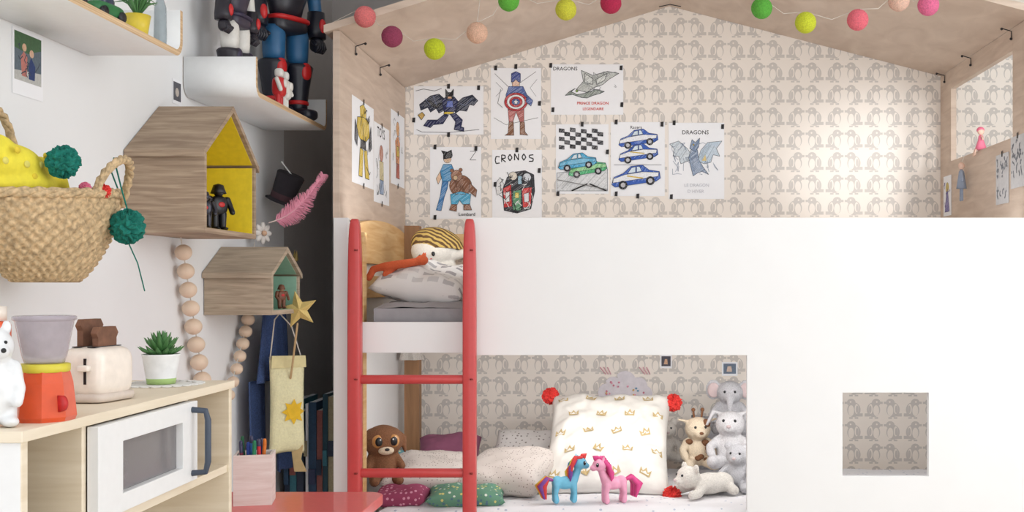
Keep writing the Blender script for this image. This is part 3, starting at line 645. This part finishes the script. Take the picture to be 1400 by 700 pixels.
# toaster
o=O('toy_toaster'); cr=mat('cream_plastic',(242,230,218),.35,coat=.3)
o.sell((0,0,.047),(.038,.050,.040),cr,e=.45,nu=40,nv=24); o.sell((0,0,.008),(.040,.052,.008),mat('toaster_base',(214,200,188),.4),e=.4,nu=40,nv=10)
tb=mat('toast_brown',(120,82,62),.8,bump=.3,var=.15)
for x in(-.016,.010):
    o.box(x-.005,x+.009,-.034,.034,.086,.0875,blk)
    o.prism([(-.024,.05),(.024,.05),(.024,.112),(.029,.12),(.022,.130),(-.022,.130),(-.029,.12),(-.024,.112)],lambda u,v,d,x=x:(x+d,u,v-(.0 if x<0 else .012)),-.003,.007,tb)
o.sell((.012,-.053,.055),(.010,.006,.005),cr,e=.5); o.box(.010,.014,-.051,-.049,.03,.07,blk)
o.done((-.820,1.71,ZT),(0,0,-8),.97)
# toy blender
o=O('toy_blender'); og=mat('orange_plastic',(220,84,40),.3,coat=.4); jar=mat('smoky_jar',(190,180,188),.12,alpha=.5)
o.lathe([(0,0),(.036,0),(.0385,.006),(.034,.05),(.030,.066),(.0,.068)],og,(0,0,0),8,smooth=False,phase=.39)
o.lathe([(.0295,.064),(.031,.066),(.031,.074),(.029,.075),(.0,.075)],mat('lime_ring',(214,200,60),.4),(0,0,0),32)
o.lathe([(0,.076),(.024,.076),(.027,.085),(.036,.134),(.037,.137),(.034,.137),(.025,.087),(.0,.08)],jar,(0,0,0),32)
o.lathe([(.036,.131),(.0385,.133),(.0385,.137),(.036,.138)],jar,(0,0,0),32)
M=o.M; o.M=T((.030,-.022,.024))@R(58,'Z')@R(90,'Y'); o.lathe([(0,0),(.011,0),(.010,.007),(0,.008)],red,seg=18); o.M=M
o.done((-.771,1.462,ZT))
# white bear figurine
o=O('white_bear_figurine'); wf=mat('white_china',(232,233,234),.35,coat=.3)
o.ell((0,0,.045),(.024,.021,.042),wf); o.ell((0,-.002,.095),(.021,.021,.022),wf); o.ell((.004,-.020,.09),(.009,.011,.008),wf)
for s in(-1,1):
    o.ell((s*.013,.002,.118),(.006,.004,.009),wf); o.limb([(s*.02,-.004,.072),(s*.024,-.014,.045),(s*.02,-.02,.03)],[.008,.007,.007],wf); o.limb([(s*.013,0,.03),(s*.014,-.004,.009)],[.012,.010],wf); o.ell((s*.014,-.012,.007),(.010,.016,.007),wf)
b=o.done((-.795,1.388,ZT),(0,0,40),1.06,remesh=.0025)
o=O('face')
for s in(-1,1): o.ell((s*.008,-.020,.101),.0022,blk,nu=8,nv=6)
o.ell((.004,-.031,.092),.003,blk,nu=8,nv=6); o.done(parent=b)
o=O('orange_tin'); o.lathe([(0,0),(.02,0),(.02,.09),(.018,.094),(.0,.095)],og,(0,0,0),24); o.lathe([(.0,.095),(.016,.095),(.016,.11),(0,.11)],cr,(0,0,0),24); o.done((-.90,1.56,ZT),sc=1.35)
# doily + succulent
o=O('lace_doily'); lc=mat('lace',(232,230,226),.9)
N=96; o.add([((.058+.004*math.sin(k/N*2*math.pi*16))*math.cos(k/N*2*math.pi),(.058+.004*math.sin(k/N*2*math.pi*16))*math.sin(k/N*2*math.pi),.0012) for k in range(N)],[tuple(range(N))],lc,False)
for k in range(24):
    a=k/24*2*math.pi; cx,cy=.066*math.cos(a),.066*math.sin(a)
    o.limb([(cx+.008*math.cos(q),cy+.008*math.sin(q),.0016) for q in [i/8*2*math.pi for i in range(9)]],.0012,lc,seg=6)
o.done((-.838,1.985,ZT))
o=O('potted_succulent'); pw=mat('pot_white',(240,240,240),.4); lg=mat('pot_green',(176,206,130),.4)
o.lathe([(0,0),(.024,0),(.0255,.010)],lg,(0,0,0),32); o.lathe([(.0255,.010),(.032,.050),(.033,.053),(.030,.053),(.027,.045),(0,.045)],pw,(0,0,0),32)
for L,(n,l,el,r) in enumerate(((14,.040,15,.006),(12,.036,38,.006),(9,.032,58,.0055),(6,.027,76,.005))):
    for k in range(n):
        a=2*math.pi*(k+.5*(L%2))/n; e=math.radians(el); d=Vector((math.cos(a)*math.cos(e),math.sin(a)*math.cos(e),math.sin(e)))
        b0=Vector((0,0,.05+.004*L)); o.limb([b0+d*.004,b0+d*l*.5,b0+d*l*.8+Vector((0,0,.002)),b0+d*l+Vector((0,0,.006))],[r*.7,r,r*.7,.0008],gr,seg=8,fl=.55)
o.done((-.838,1.985,ZT+.002))

# ---------------- red table + pencil cup
o=O('coral_table')
p=[]
for cx,cy,a0 in((-.632,2.66,0),(-1.09,2.66,90),(-1.09,2.16,180),(-.632,2.16,270)):
    for k in range(7): a=math.radians(a0+15*k); p.append((cx+.04*math.cos(a),cy+.04*math.sin(a)))
o.prism(p,lambda u,v,d:(u,v,d),.672,.697,tablem)
for x in(-1.07,-.65):
    for y in(2.18,2.64): o.limb([(x,y,.01),(x,y,.672)],[.016,.022],tablem,seg=14)
o.box(-1.06,-.66,2.19,2.205,.61,.672,tablem); o.box(-1.06,-.66,2.615,2.63,.61,.672,tablem)
o.done(bevel=.003)
o=O('wooden_pencil_cup'); cw=wood('cup_wood',(228,214,206),(242,234,228),(6,6,60),.6)
M=o.M; o.M=R(12,'Z'); h,w,t=.115,.042,.006
o.box(-w,w,-w,-w+t,0,h,cw);o.box(-w,w,w-t,w,0,h,cw);o.box(-w,-w+t,-w+t,w-t,0,h,cw);o.box(w-t,w,-w+t,w-t,0,h,cw);o.box(-w+t,w-t,-w+t,w-t,0,.006,cw); o.M=M
for k,c in enumerate([(30,60,140),(200,40,50),(30,30,34),(40,130,90),(180,60,130),(60,120,190),(220,120,40),(40,40,80),(120,40,60),(30,90,60)]):
    x,y=random.uniform(-.026,.026),random.uniform(-.026,.026); tx,ty=x*1.2+random.uniform(-.008,.008),y*1.2
    z=.124+random.uniform(-.006,.016); mm=ink(c); o.limb([(x,y,.008),(tx,ty,z)],.0045,mm,seg=8); o.limb([(tx,ty,z),(tx*1.01,ty,z+.012)],[.0048,.0042],mat('pen_cap',(60,60,90),.3) if k%3 else mm,seg=8)
o.done((-.868,2.57,.697))

# ---------------- hanging clothes, bag, wand, hat, feather
den=mat('denim',(62,82,126),.95,bump=.5,bs=250,var=.15)
def drape(o,x,y0,y1,z0,z1,m,amp=.012,nf=3,taper=0,ph=0):
    nu,nv=40,24; vs=[]
    for j in range(nv+1):
        t=j/nv
        for i in range(nu+1):
            u=i/nu; ym=(y0+y1)/2; hw=(y1-y0)/2*(1-taper*t); y=ym+hw*(2*u-1)
            vs.append((x+amp*(1-.5*t)*math.sin(u*nf*2*math.pi+ph+t)+.01*math.sin(math.pi*u),y,z0+(z1-z0)*t))
    o.add(vs,[(j*(nu+1)+i,j*(nu+1)+i+1,(j+1)*(nu+1)+i+1,(j+1)*(nu+1)+i) for j in range(nv) for i in range(nu)],m)
o=O('denim_dungarees'); drape(o,-1.100,3.20,3.33,.66,.92,den,.010,2,0,1); drape(o,-1.055,3.32,3.50,.64,.92,den,.012,2,0,2); drape(o,-1.075,3.20,3.50,.915,1.12,den,.012,3,.3)
o.limb([(-1.08,3.29,1.11),(-1.11,3.33,1.2),(-1.125,3.34,1.24)],.008,den,fl=.4); o.limb([(-1.08,3.40,1.11),(-1.11,3.35,1.2),(-1.125,3.34,1.24)],.008,den,fl=.4)
o.limb([(-1.139,3.34,1.235),(-1.11,3.34,1.235),(-1.105,3.34,1.25)],.005,pw,seg=8)
o.done(solid=.004)
o=O('yellow_sun_bag'); yb=mat('bag_cloth',(232,226,184),.95,bump=.4,bs=160); sun=mat('sun_felt',(232,188,50),.95)
MB=T((-1.0,3.24,.848))@R(35,'Z')@R(90,'X'); o.pillow(.105,.29,.04,yb,MB,wr=.003)
def dec(pts,m,MM,w,h,t,off=.002,seed=0):
    o.poly([tuple(MM@(Vector(pil(w,h,t,u,v,1,.003,seed))+Vector((0,0,off)))) for u,v in pts],m)
dec([(.25+(.72 if k%2==0 else .42)*math.cos(k*math.pi/8),-.12+(.28 if k%2==0 else .17)*math.sin(k*math.pi/8)) for k in range(16)],sun,MB,.105,.29,.04,.004)
o.prism([(-.051,.0),(.051,.0),(.049,.034),(-.049,.036)],lambda u,v,d:tuple(MB@Vector((u,.112+v,.012+d))),0,.006,mat('bag_flap',(222,210,160),.95))
o.limb([(-1.040,3.21,.985),(-1.03,3.22,1.1),(-1.02,3.235,1.118)],.002,cord,seg=6); o.limb([(-.965,3.265,.985),(-.99,3.25,1.08),(-1.02,3.235,1.118)],.002,cord,seg=6); o.limb([(-1.02,3.235,1.118),(-1.06,3.24,1.125),(-1.1395,3.24,1.13)],.003,cord,seg=6)
for k in range(12): o.limb([(-.99+.003*k,3.25,.73),(-.985+.002*k,3.25,.69),(-.98+.003*k,3.25,.655)],.0018,mat('fringe',(200,176,130),.9),seg=5)
o.done()
o=O('gold_star_wand'); gold=mat('gold_glitter',(214,190,120),.35,.5,bump=.5,bs=300)
st=[]; 
cen=Vector((-.945,3.17,1.13)); ax=Vector((.9,.35,0)).normalized(); nrm=Vector((ax.y,-ax.x,0))
for k in range(10):
    r=.056 if k%2==0 else .024; a=math.pi/2+k*math.pi/5+.2; st.append(cen+ax*r*math.cos(a)+Vector((0,0,r*math.sin(a))))
for s in(1,-1): o.add([tuple(q) for q in st]+[tuple(cen+nrm*.012*s)],[(i,(i+1)%10,10) for i in range(10)],gold,False)
o.limb([(-.95,3.175,1.09),(-.975,3.21,.97),(-.985,3.225,.93)],.003,mat('stick',(196,164,120),.6),seg=8); o.done()
o=O('gold_paper_crown'); o.lathe([(.020,0),(.023,.03),(.024,.055)],gold,(0,0,0),24); 
for k in range(6): a=k*math.pi/3; o.limb([(.024*math.cos(a),.024*math.sin(a),.05),(.027*math.cos(a),.027*math.sin(a),.078)],[.007,.001],gold,seg=6)
o.done((-1.115,3.64,1.235),(8,0,0),solid=.001)
o=O('black_top_hat'); bf=mat('black_felt',(44,40,46),.95)
o.lathe([(0,.12),(.05,.12),(.055,.115),(.044,.01),(.045,.004),(.062,.0),(.063,.003),(.048,.01),(.046,.012)],bf,(0,0,0),32); o.lathe([(.0455,.012),(.0465,.014),(.047,.034),(.0465,.036)],mat('hat_band',(70,44,52),.8),(0,0,0),32)
o.limb([(0,0,.118),(-.05,0,.15)],.003,pw,seg=6)
o.done((-1.085,3.45,1.46),(10,22,10),.78)
o=O('pink_feather'); pk=mat('feather_pink',(242,164,186),.95); sh=[]
for k in range(21):
    t=k/20; sh.append(Vector((-1.065+.155*t,3.28+.02*t,1.385+.145*t-.03*math.sin(math.pi*t)+.0*t)))
o.limb(sh,[.002-.0015*k/20 for k in range(21)],mat('quill',(236,214,206),.6),seg=6)
for k in range(700):
    t=random.uniform(.12,1); i=int(t*19.99); p=sh[i].lerp(sh[i+1],t*20-i); d=(sh[i+1]-sh[i]).normalized(); pr=Vector((-d.z,0,d.x)); sg=random.choice((-1,1)); l=.036*math.sin(min(1,t*1.3)*math.pi*.75+.35)*random.uniform(.55,1.2)
    q=(pr*sg+d*.7+Vector((0,random.uniform(-.5,.5),0))).normalized()
    o.limb([p,p+q*l*.6,p+q*l+Vector((0,0,-.004))],[.0013,.0011,.0005],pk,seg=4)
o.done()
o=O('white_paper_flower')
for k in range(8): a=k*math.pi/4; o.ell((0,.02*math.cos(a),.02*math.sin(a)),(.006,.014,.008),mat('petal',(232,226,220),.9),nu=10,nv=8,R=Matrix.Rotation(a,3,'X'))
o.ell((.006,0,0),.008,mat('petal_core',(220,180,150),.9),nu=10,nv=8); o.limb([(-.048,0,-.005),(0,0,0)],.002,gr,seg=6); o.done((-1.09,3.30,1.355),(0,0,-30))

o=O('picture_book_crate')
o.box(-1.12,-.895,3.55,3.85,0,.50,walnut2)
bc=[(34,50,74),(60,120,136),(46,56,76),(84,130,140),(50,80,110),(150,90,84),(40,76,90),(170,160,130),(56,64,96)]
x=-1.11
for k in range(11):
    wdt=random.uniform(.014,.026); hh=random.uniform(.29,.35)
    if x+wdt>-.9: break
    o.box(x,x+wdt-.002,3.56+random.uniform(0,.02),3.81,.50,.50+hh,ink(bc[k%9])); o.box(x+.002,x+wdt-.004,3.575,3.808,.502,.50+hh+.001,paperm)
    z=.56+.03*(k%4); o.box(x+.001,x+wdt-.003,3.557,3.561,z,z+.05,ink(bc[(k+4)%9]))
    x+=wdt
o.done()

# ---------------- cushions & toys, lower bunk
cush=dots('dotted_cushion',(204,194,187),(140,126,120),110,.22)
def cushion(name,loc,rot,w,h,t,m,seed=0,wr=.004):
    o=O(name); o.pillow(w,h,t,m,seed=seed,wr=wr); return o.done(loc,rot)
cushion('dotted_cushion',(-.65,3.60,.595),(10,2,8),.30,.26,.10,cush,1)
cushion('dotted_cushion',(-.385,3.58,.60),(14,-3,-14),.29,.28,.11,cush,2)
cushion('dotted_cushion',(-.37,3.93,.61),(40,0,-10),.24,.2,.08,dots('cushion_b',(214,209,206),(140,132,128),60,.22),3)
cushion('purple_cushion',(-.63,3.88,.605),(30,0,5),.22,.20,.10,mat('purple_cloth',(132,74,100),.9,bump=.4,bs=40),4)
cushion('magenta_cushion',(-.70,3.41,.552),(4,0,0),.17,.14,.055,dots('magenta_print',(146,60,92),(210,150,172),60,.25),5)
cushion('green_patterned_cushion',(-.50,3.41,.552),(4,2,6),.24,.15,.06,dots('green_print',(96,140,116),(206,196,120),70,.3,(80,110,130),(216,222,210)),6)
cushion('floral_cushion',(-.765,3.63,.60),(28,0,20),.13,.16,.07,dots('teal_print',(96,144,152),(214,150,120),80,.3,(230,220,160),(80,96,124)),7)
o=O('crown_print_pillow'); pc=mat('ivory_cotton',(226,222,215),.9,bump=.15,bs=18); gp=mat('crown_gold',(190,166,116),.7)
W,H,TT=.42,.46,.13; o.pillow(W,H,TT,pc,wr=.006,n=48,seed=9)
random.seed(3)
for iu in range(4):
    for iv in range(5):
        cu=-.72+.48*iu+(.2 if iv%2 else 0)-.08; cv=-.78+.38*iv; s=.08; a=random.uniform(-.5,.5)
        if abs(cu)>.86: continue
        cp=[(-1,-.7),(1,-.7),(1.1,.7),(.5,0),(0,.9),(-.5,0),(-1.1,.7)]
        inn=[(-.75,-.45),(.75,-.45),(.75,-.1),(.45,-.3),(0,.2),(-.45,-.3),(-.75,-.1)]
        for pts,m,off in((cp,gp,.0025),(inn,pc,.0032)):
            q=[(cu+s*(x*math.cos(a)-y*math.sin(a)),cv+s*(x*math.sin(a)+y*math.cos(a))) for x,y in pts]
            o.poly([tuple(Vector(pil(W,H,TT,u,v,1,.006,9))+Vector((0,0,off))) for u,v in q],m)
for u,v in((-1,1),(1,1),(1,-1)): o.pom((u*W/2*1.03,v*H/2*(.86 if u>0 and v>0 else 1.0),.0),.028,redy)
o.done((-.07,3.71,.672),(37,0,-3))
def pony(name,loc,rot,c,mane,sc=1):
    o=O(name)
    o.ell((0,0,.062),(.034,.019,.021),c); o.ell((.022,0,.068),(.018,.017,.02),c); o.ell((-.026,0,.064),(.019,.019,.021),c)
    o.limb([(.026,0,.072),(.038,0,.098),(.042,0,.112)],[.016,.012,.012],c); o.ell((.046,0,.122),(.023,.020,.020),c); o.ell((.066,0,.113),(.012,.012,.010),c)
    for x in(.024,-.030):
        for s in(-1,1):
            k=.004 if x>0 else -.004
            o.limb([(x,s*.010,.056),(x+k,s*.012,.03),(x+k*.4,s*.012,.008)],[.012,.008,.010],c)
    for s in(-1,1): o.limb([(.038,s*.011,.136),(.036,s*.015,.152)],[.006,.002],c)
    b=o.done(loc,(0,0,rot),sc,remesh=.0028)
    o=O('mane_and_tail')
    for k in range(9):
        mm=mane[k%len(mane)]; y=(-.010+.005*(k%5)); 
        o.limb([(.050-.004*k*.6,y,.142-.001*k),(.030-.003*k,y*1.3,.142-.006*k),(.018-.001*k,y*1.6,.118-.006*k),(.012,y*1.9,.085-.003*k)],[.005,.008,.007,.002],mm,seg=8)
        o.limb([(-.042,y*.5,.072),(-.060,y,.078),(-.072-.002*k,y*1.4,.055),(-.066-.001*k,y*1.8,.018)],[.004,.009,.010,.003],mm,seg=8)
    o.limb([(.060,0,.140),(.066,.003,.148),(.054,.0,.146)],.006,mane[0],seg=8)
    for s in(-1,1): o.ell((.058,s*.0165,.124),(.005,.003,.007),blk,nu=10,nv=8); o.ell((.060,s*.0185,.127),.0018,pw,nu=6,nv=5)
    o.done(parent=b)
rb_=[ink(c) for c in((210,60,60),(230,140,50),(226,200,70),(80,160,90),(60,90,180),(120,70,150))]
pony('toy_pony',(-.195,3.40,.534),15,mat('pony_blue',(110,185,214),.5),rb_,.97)
pony('toy_pony',(-.048,3.395,.534),200,mat('pony_pink',(236,164,192),.5),[mat('mane_magenta',(214,66,134),.5),mat('mane_magenta2',(198,50,120),.5)],.97)
gf=mat('grey_fur',(198,197,201),.98,bump=.9,bs=300,var=.1); wfur=mat('white_fur',(226,220,212),.98,bump=.9,bs=260,var=.08); cf=mat('cream_fur',(232,214,188),.98,bump=.8,bs=300,var=.08)
bfur=mat('brown_fur',(130,88,60),.95,bump=.6,bs=260,var=.12); nose=mat('nose_pink',(206,186,186),.8)
def plush(name,loc,rot,f,ear='round',sc=1,earf=None,lying=False,spots=None,belly=None):
    o=O(name)
    if lying:
        o.ell((-.05,0,.034),(.075,.045,.036),f); o.ell((-.10,0,.034),(.04,.042,.034),f)
        o.limb([(.0,.03,.03),(.03,.05,.014),(.055,.055,.012)],[.02,.016,.015],f); o.limb([(.0,-.03,.03),(.03,-.05,.014),(.055,-.055,.012)],[.02,.016,.015],f)
        o.limb([(-.11,.03,.02),(-.11,.06,.014)],[.02,.016],f); o.limb([(-.11,-.03,.02),(-.11,-.06,.014)],[.02,.016],f)
        hx,hy,hz=.035,0,.062
    else:
        o.ell((0,0,.05),(.045,.04,.05),f); 
        for s in(-1,1):
            o.limb([(.02,s*.025,.022),(.06,s*.04,.016),(.075,s*.042,.022)],[.02,.017,.019],f); o.limb([(.008,s*.035,.08),(.035,s*.055,.06),(.05,s*.05,.045)],[.014,.013,.014],f)
        hx,hy,hz=.01,0,.125
        o.limb([(0,0,.08),(hx,0,hz)],[.025,.028],f)
    o.ell((hx,hy,hz),(.040,.042,.038),f); o.ell((hx+.034,hy,hz-.010),(.020,.020,.015),f)
    if ear=='big': o.limb([(hx+.04,0,hz-.006),(hx+.062,0,hz-.03),(hx+.07,0,hz-.055)],[.013,.010,.008],f)
    for s in(-1,1):
        if ear=='round': o.ell((hx-.008,s*.036,hz+.030),(.007,.016,.017),f)
        elif ear=='big': o.ell((hx-.006,s*.052,hz+.008),(.007,.028,.034),f)
        elif ear=='long': o.limb([(hx-.006,s*.025,hz+.03),(hx-.012,s*.048,hz+.035),(hx-.008,s*.066,hz-.0)],[.010,.015,.009],f,fl=.5)
        elif ear=='giraffe': o.limb([(hx-.006,s*.03,hz+.022),(hx-.008,s*.06,hz+.028)],[.010,.007],f,fl=.5)
    b=o.done(loc,rot,sc,remesh=.0042)
    o=O('details')
    for s in(-1,1):
        o.ell((hx+.034,s*.016,hz+.010),.0045,blk,nu=10,nv=8)
        if ear=='giraffe': o.limb([(hx-.004,s*.012,hz+.034),(hx-.004,s*.015,hz+.056)],.0035,bfur,seg=8); o.ell((hx-.004,s*.015,hz+.06),.0065,bfur,nu=10,nv=8)
        if earf: o.ell((hx+.002,s*.052,hz+.008),(.004,.02,.025),earf,nu=12,nv=8)
    if ear!='big': o.ell((hx+.052,0,hz-.006),(.006,.007,.005),nose if ear!='giraffe' else bfur,nu=10,nv=8)
    if spots:
        for k in range(9):
            a=random.uniform(-1.2,1.2); z=random.uniform(.02,.09); o.ell((.040*math.cos(a),.037*math.sin(a),z),(.012,.012,.009),spots,nu=10,nv=8)
        o.ell((hx+.02,.022,hz+.02),(.016,.014,.014),spots,nu=10,nv=8)
    o.done(parent=b); return b
gf2=mat('light_grey_fur',(216,214,216),.98,bump=.9,bs=300,var=.08)
plush('grey_elephant_plush',(.360,3.96,.685),(0,8,-95),gf,'big',1.1,nose)
plush('grey_rabbit_plush',(.345,3.78,.575),(0,-6,-100),gf2,'long',1.2)
plush('grey_bear_plush',(.355,3.60,.535),(0,0,-110),gf,'round',.92)
plush('giraffe_plush',(.235,3.86,.570),(0,4,-80),cf,'giraffe',1.08,spots=bfur)
plush('white_lamb_plush',(.215,3.50,.538),(0,0,-150),wfur,'round',.95,lying=True)
plush('cream_bear_plush',(.13,4.02,.565),(0,0,-80),wfur,'round',.9)
cushion('grey_cushion',(.36,4.06,.62),(65,0,0),.26,.22,.10,gf,12)
# brown big-eyed dog plush
o=O('brown_dog_plush'); o.ell((0,0,.06),(.05,.045,.06),bfur); o.ell((0,-.005,.14),(.064,.054,.055),bfur)
for s in(-1,1): o.limb([(s*.045,.0,.175),(s*.070,-.004,.150),(s*.072,-.008,.110)],[.012,.018,.012],bfur,fl=.5); o.limb([(s*.03,-.02,.02),(s*.04,-.06,.016)],[.02,.017],bfur); o.limb([(s*.04,-.01,.09),(s*.056,-.035,.06)],[.014,.013],bfur)
b=o.done((-.778,3.50,.575),(0,0,25),.95,remesh=.004)
o=O('eyes')
for s in(-1,1): o.ell((s*.026,-.046,.145),(.020,.012,.022),mat('amber_eye',(196,140,80),.2,coat=.6)); o.ell((s*.025,-.055,.145),(.012,.007,.015),blk); o.ell((s*.021,-.061,.152),.003,pw,nu=8,nv=6)
o.ell((0,-.052,.115),(.026,.016,.014),cf); o.ell((0,-.067,.120),(.008,.004,.005),blk); o.done(parent=b)
o=O('hanging_white_cloth'); drape(o,0,-.045,.045,-.07,0,wfur,.006,2,.4); o.done((-.80,4.075,.995),(0,0,-80),solid=.002)

# ---------------- upper bunk
ptn=blocks('pillow_print',(234,232,230),(160,157,160))
cushion('printed_pillow',(-.63,3.50,1.207),(14,6,-10),.30,.26,.11,ptn,21,.006)
o=O('striped_tiger_plush'); tw=mat('doll_white',(238,232,222),.95,bump=.4,bs=200)
o.ell((0,0,0),(.078,.055,.062),tw); o.ell((.0,.02,-.08),(.06,.045,.065),tw); o.limb([(.05,0,-.04),(.09,-.02,-.045),(.11,-.03,-.06)],[.018,.016,.016],tw)
b=o.done((-.650,3.70,1.322),(-14,-14,10),remesh=.004)
o=O('striped_hair'); th=stripes('hair_stripes',(206,176,100),(104,76,50),26,5,'DIAGONAL')
vs=[];fs=[];nu,nv=36,14
for j in range(nv+1):
    ph=math.pi/2-(math.pi*.60)*j/nv
    for i in range(nu):
        a=2*math.pi*i/nu; k=1.07
        vs.append((.078*k*math.cos(ph)*math.cos(a)+.012,.055*k*math.cos(ph)*math.sin(a)-.002+(.004*j/nv),.062*k*math.sin(ph)+.006-.02*math.cos(a)*math.cos(ph)))
for j in range(nv):
    for i in range(nu): a_=j*nu+i;b_=j*nu+(i+1)%nu; fs.append((a_,b_,b_+nu,a_+nu))
o.add(vs,fs,th)
for s in(-1,1): o.ell((s*.022-.03,-.050,-.030),(.006,.004,.008),blk,nu=10,nv=8)
o.limb([(-.042,-.046,-.044),(-.03,-.048,-.048),(-.018,-.048,-.044)],.0018,red,seg=6)
o.done(parent=b)
o=O('orange_fox_plush'); fo=mat('fox_orange',(206,96,58),.95,bump=.5,bs=220)
o.limb([(-.09,-.01,-.018),(-.05,-.02,-.004),(.0,-.01,.008),(.05,.0,.022)],[.011,.013,.014,.012],fo); o.ell((.055,0,.026),(.020,.018,.016),fo); o.limb([(-.09,-.01,-.018),(-.10,-.012,-.045)],[.011,.011],fo)
o.limb([(-.02,.0,.0),(-.05,-.02,-.03)],[.010,.009],fo)
for s in(-1,1): o.limb([(.058,s*.012,.036),(.062,s*.014,.052)],[.007,.002],fo)
o.done((-.70,3.44,1.258),(0,6,0),remesh=.0032)

o=O('pink_fairy_doll'); pd=mat('doll_pink',(224,116,142),.6); ps=mat('doll_skin',(232,196,176),.6)
o.lathe([(0,.0),(.022,.0),(.010,.035),(.008,.05),(0,.055)],pd,(0,0,0),16); o.ell((0,0,.066),(.012,.012,.013),ps); o.ell((.0,.003,.071),(.014,.014,.012),pd)
for s in(-1,1): o.limb([(0,s*.008,.048),(.0,s*.022,.035)],.003,ps,seg=6); o.limb([(0,s*.005,.01),(-.02,s*.006,.0),(-.024,s*.006,-.02)],.0035,ps,seg=6)
o.done((1.20,3.78,1.662),(0,0,0),.95)
o=O('hanging_rag_doll'); bg=mat('rag_blue',(150,160,178),.9)
o.lathe([(0,-.06),(.018,-.06),(.009,.0),(.0,.012)],bg,(0,0,0),16); o.ell((0,0,.02),(.011,.011,.013),ps)
for s in(-1,1): o.limb([(0,s*.008,-.06),(0,s*.010,-.10)],.004,bg,seg=8); o.limb([(0,s*.008,-.005),(0,s*.018,-.035)],.004,bg,seg=8)
o.limb([(0,0,.03),(.01,0,.055),(.023,0,.06)],.0012,cord,seg=6); o.done((1.17,3.90,1.60),sc=1.0)

# ---------------- lights / camera / world
w=bpy.data.worlds.new('w'); S.world=w; w.use_nodes=True
bgn=w.node_tree.nodes['Background']; bgn.inputs[0].default_value=(.96,.98,1,1); bgn.inputs[1].default_value=1.62
def area(n,loc,tgt,sx,sy,e,col=(1,1,1)):
    l=bpy.data.lights.new(n,'AREA'); l.shape='RECTANGLE'; l.size=sx; l.size_y=sy; l.energy=e; l.color=col
    ob=bpy.data.objects.new(n,l); S.collection.objects.link(ob); ob.location=loc; ob.rotation_euler=(Vector(tgt)-Vector(loc)).to_track_quat('-Z','Y').to_euler(); return ob
area('window_daylight',(2.25,1.7,1.55),(-.2,2.9,1.2),1.5,2.2,24,(.97,.99,1))
area('fill_light_upper_bunk',(.17,3.34,1.37),(.17,4.3,2.05),1.9,.04,3.6,(.98,.99,1))  # added fill light hidden behind the guard panel, brightens the upper bunk; no real fixture
area('fill_light_lower_bunk',(.20,3.36,.985),(.20,4.25,.74),1.55,.04,4.4,(1,.98,.96))  # added fill light tucked under the upper bunk, lifts the lower bunk; no real fixture
l=bpy.data.lights.new('sun_glow','SPOT'); l.energy=190; l.spot_size=math.radians(15); l.spot_blend=1; l.shadow_soft_size=.12
ob=bpy.data.objects.new('sun_glow',l); S.collection.objects.link(ob); ob.location=(1.45,1.4,1.85); ob.rotation_euler=(Vector((.90,4.25,1.62))-Vector(ob.location)).to_track_quat('-Z','Y').to_euler()
cam=bpy.data.cameras.new('camera'); cam.lens=1515/1400*36; cam.sensor_width=36; cam.sensor_fit='HORIZONTAL'; cam.shift_x=-160/1400; cam.shift_y=40/1400; cam.clip_start=.05
co=bpy.data.objects.new('camera',cam); S.collection.objects.link(co); co.location=(0,0,1.2); co.rotation_euler=(math.pi/2,0,0); S.camera=co
S.view_settings.view_transform='Standard'
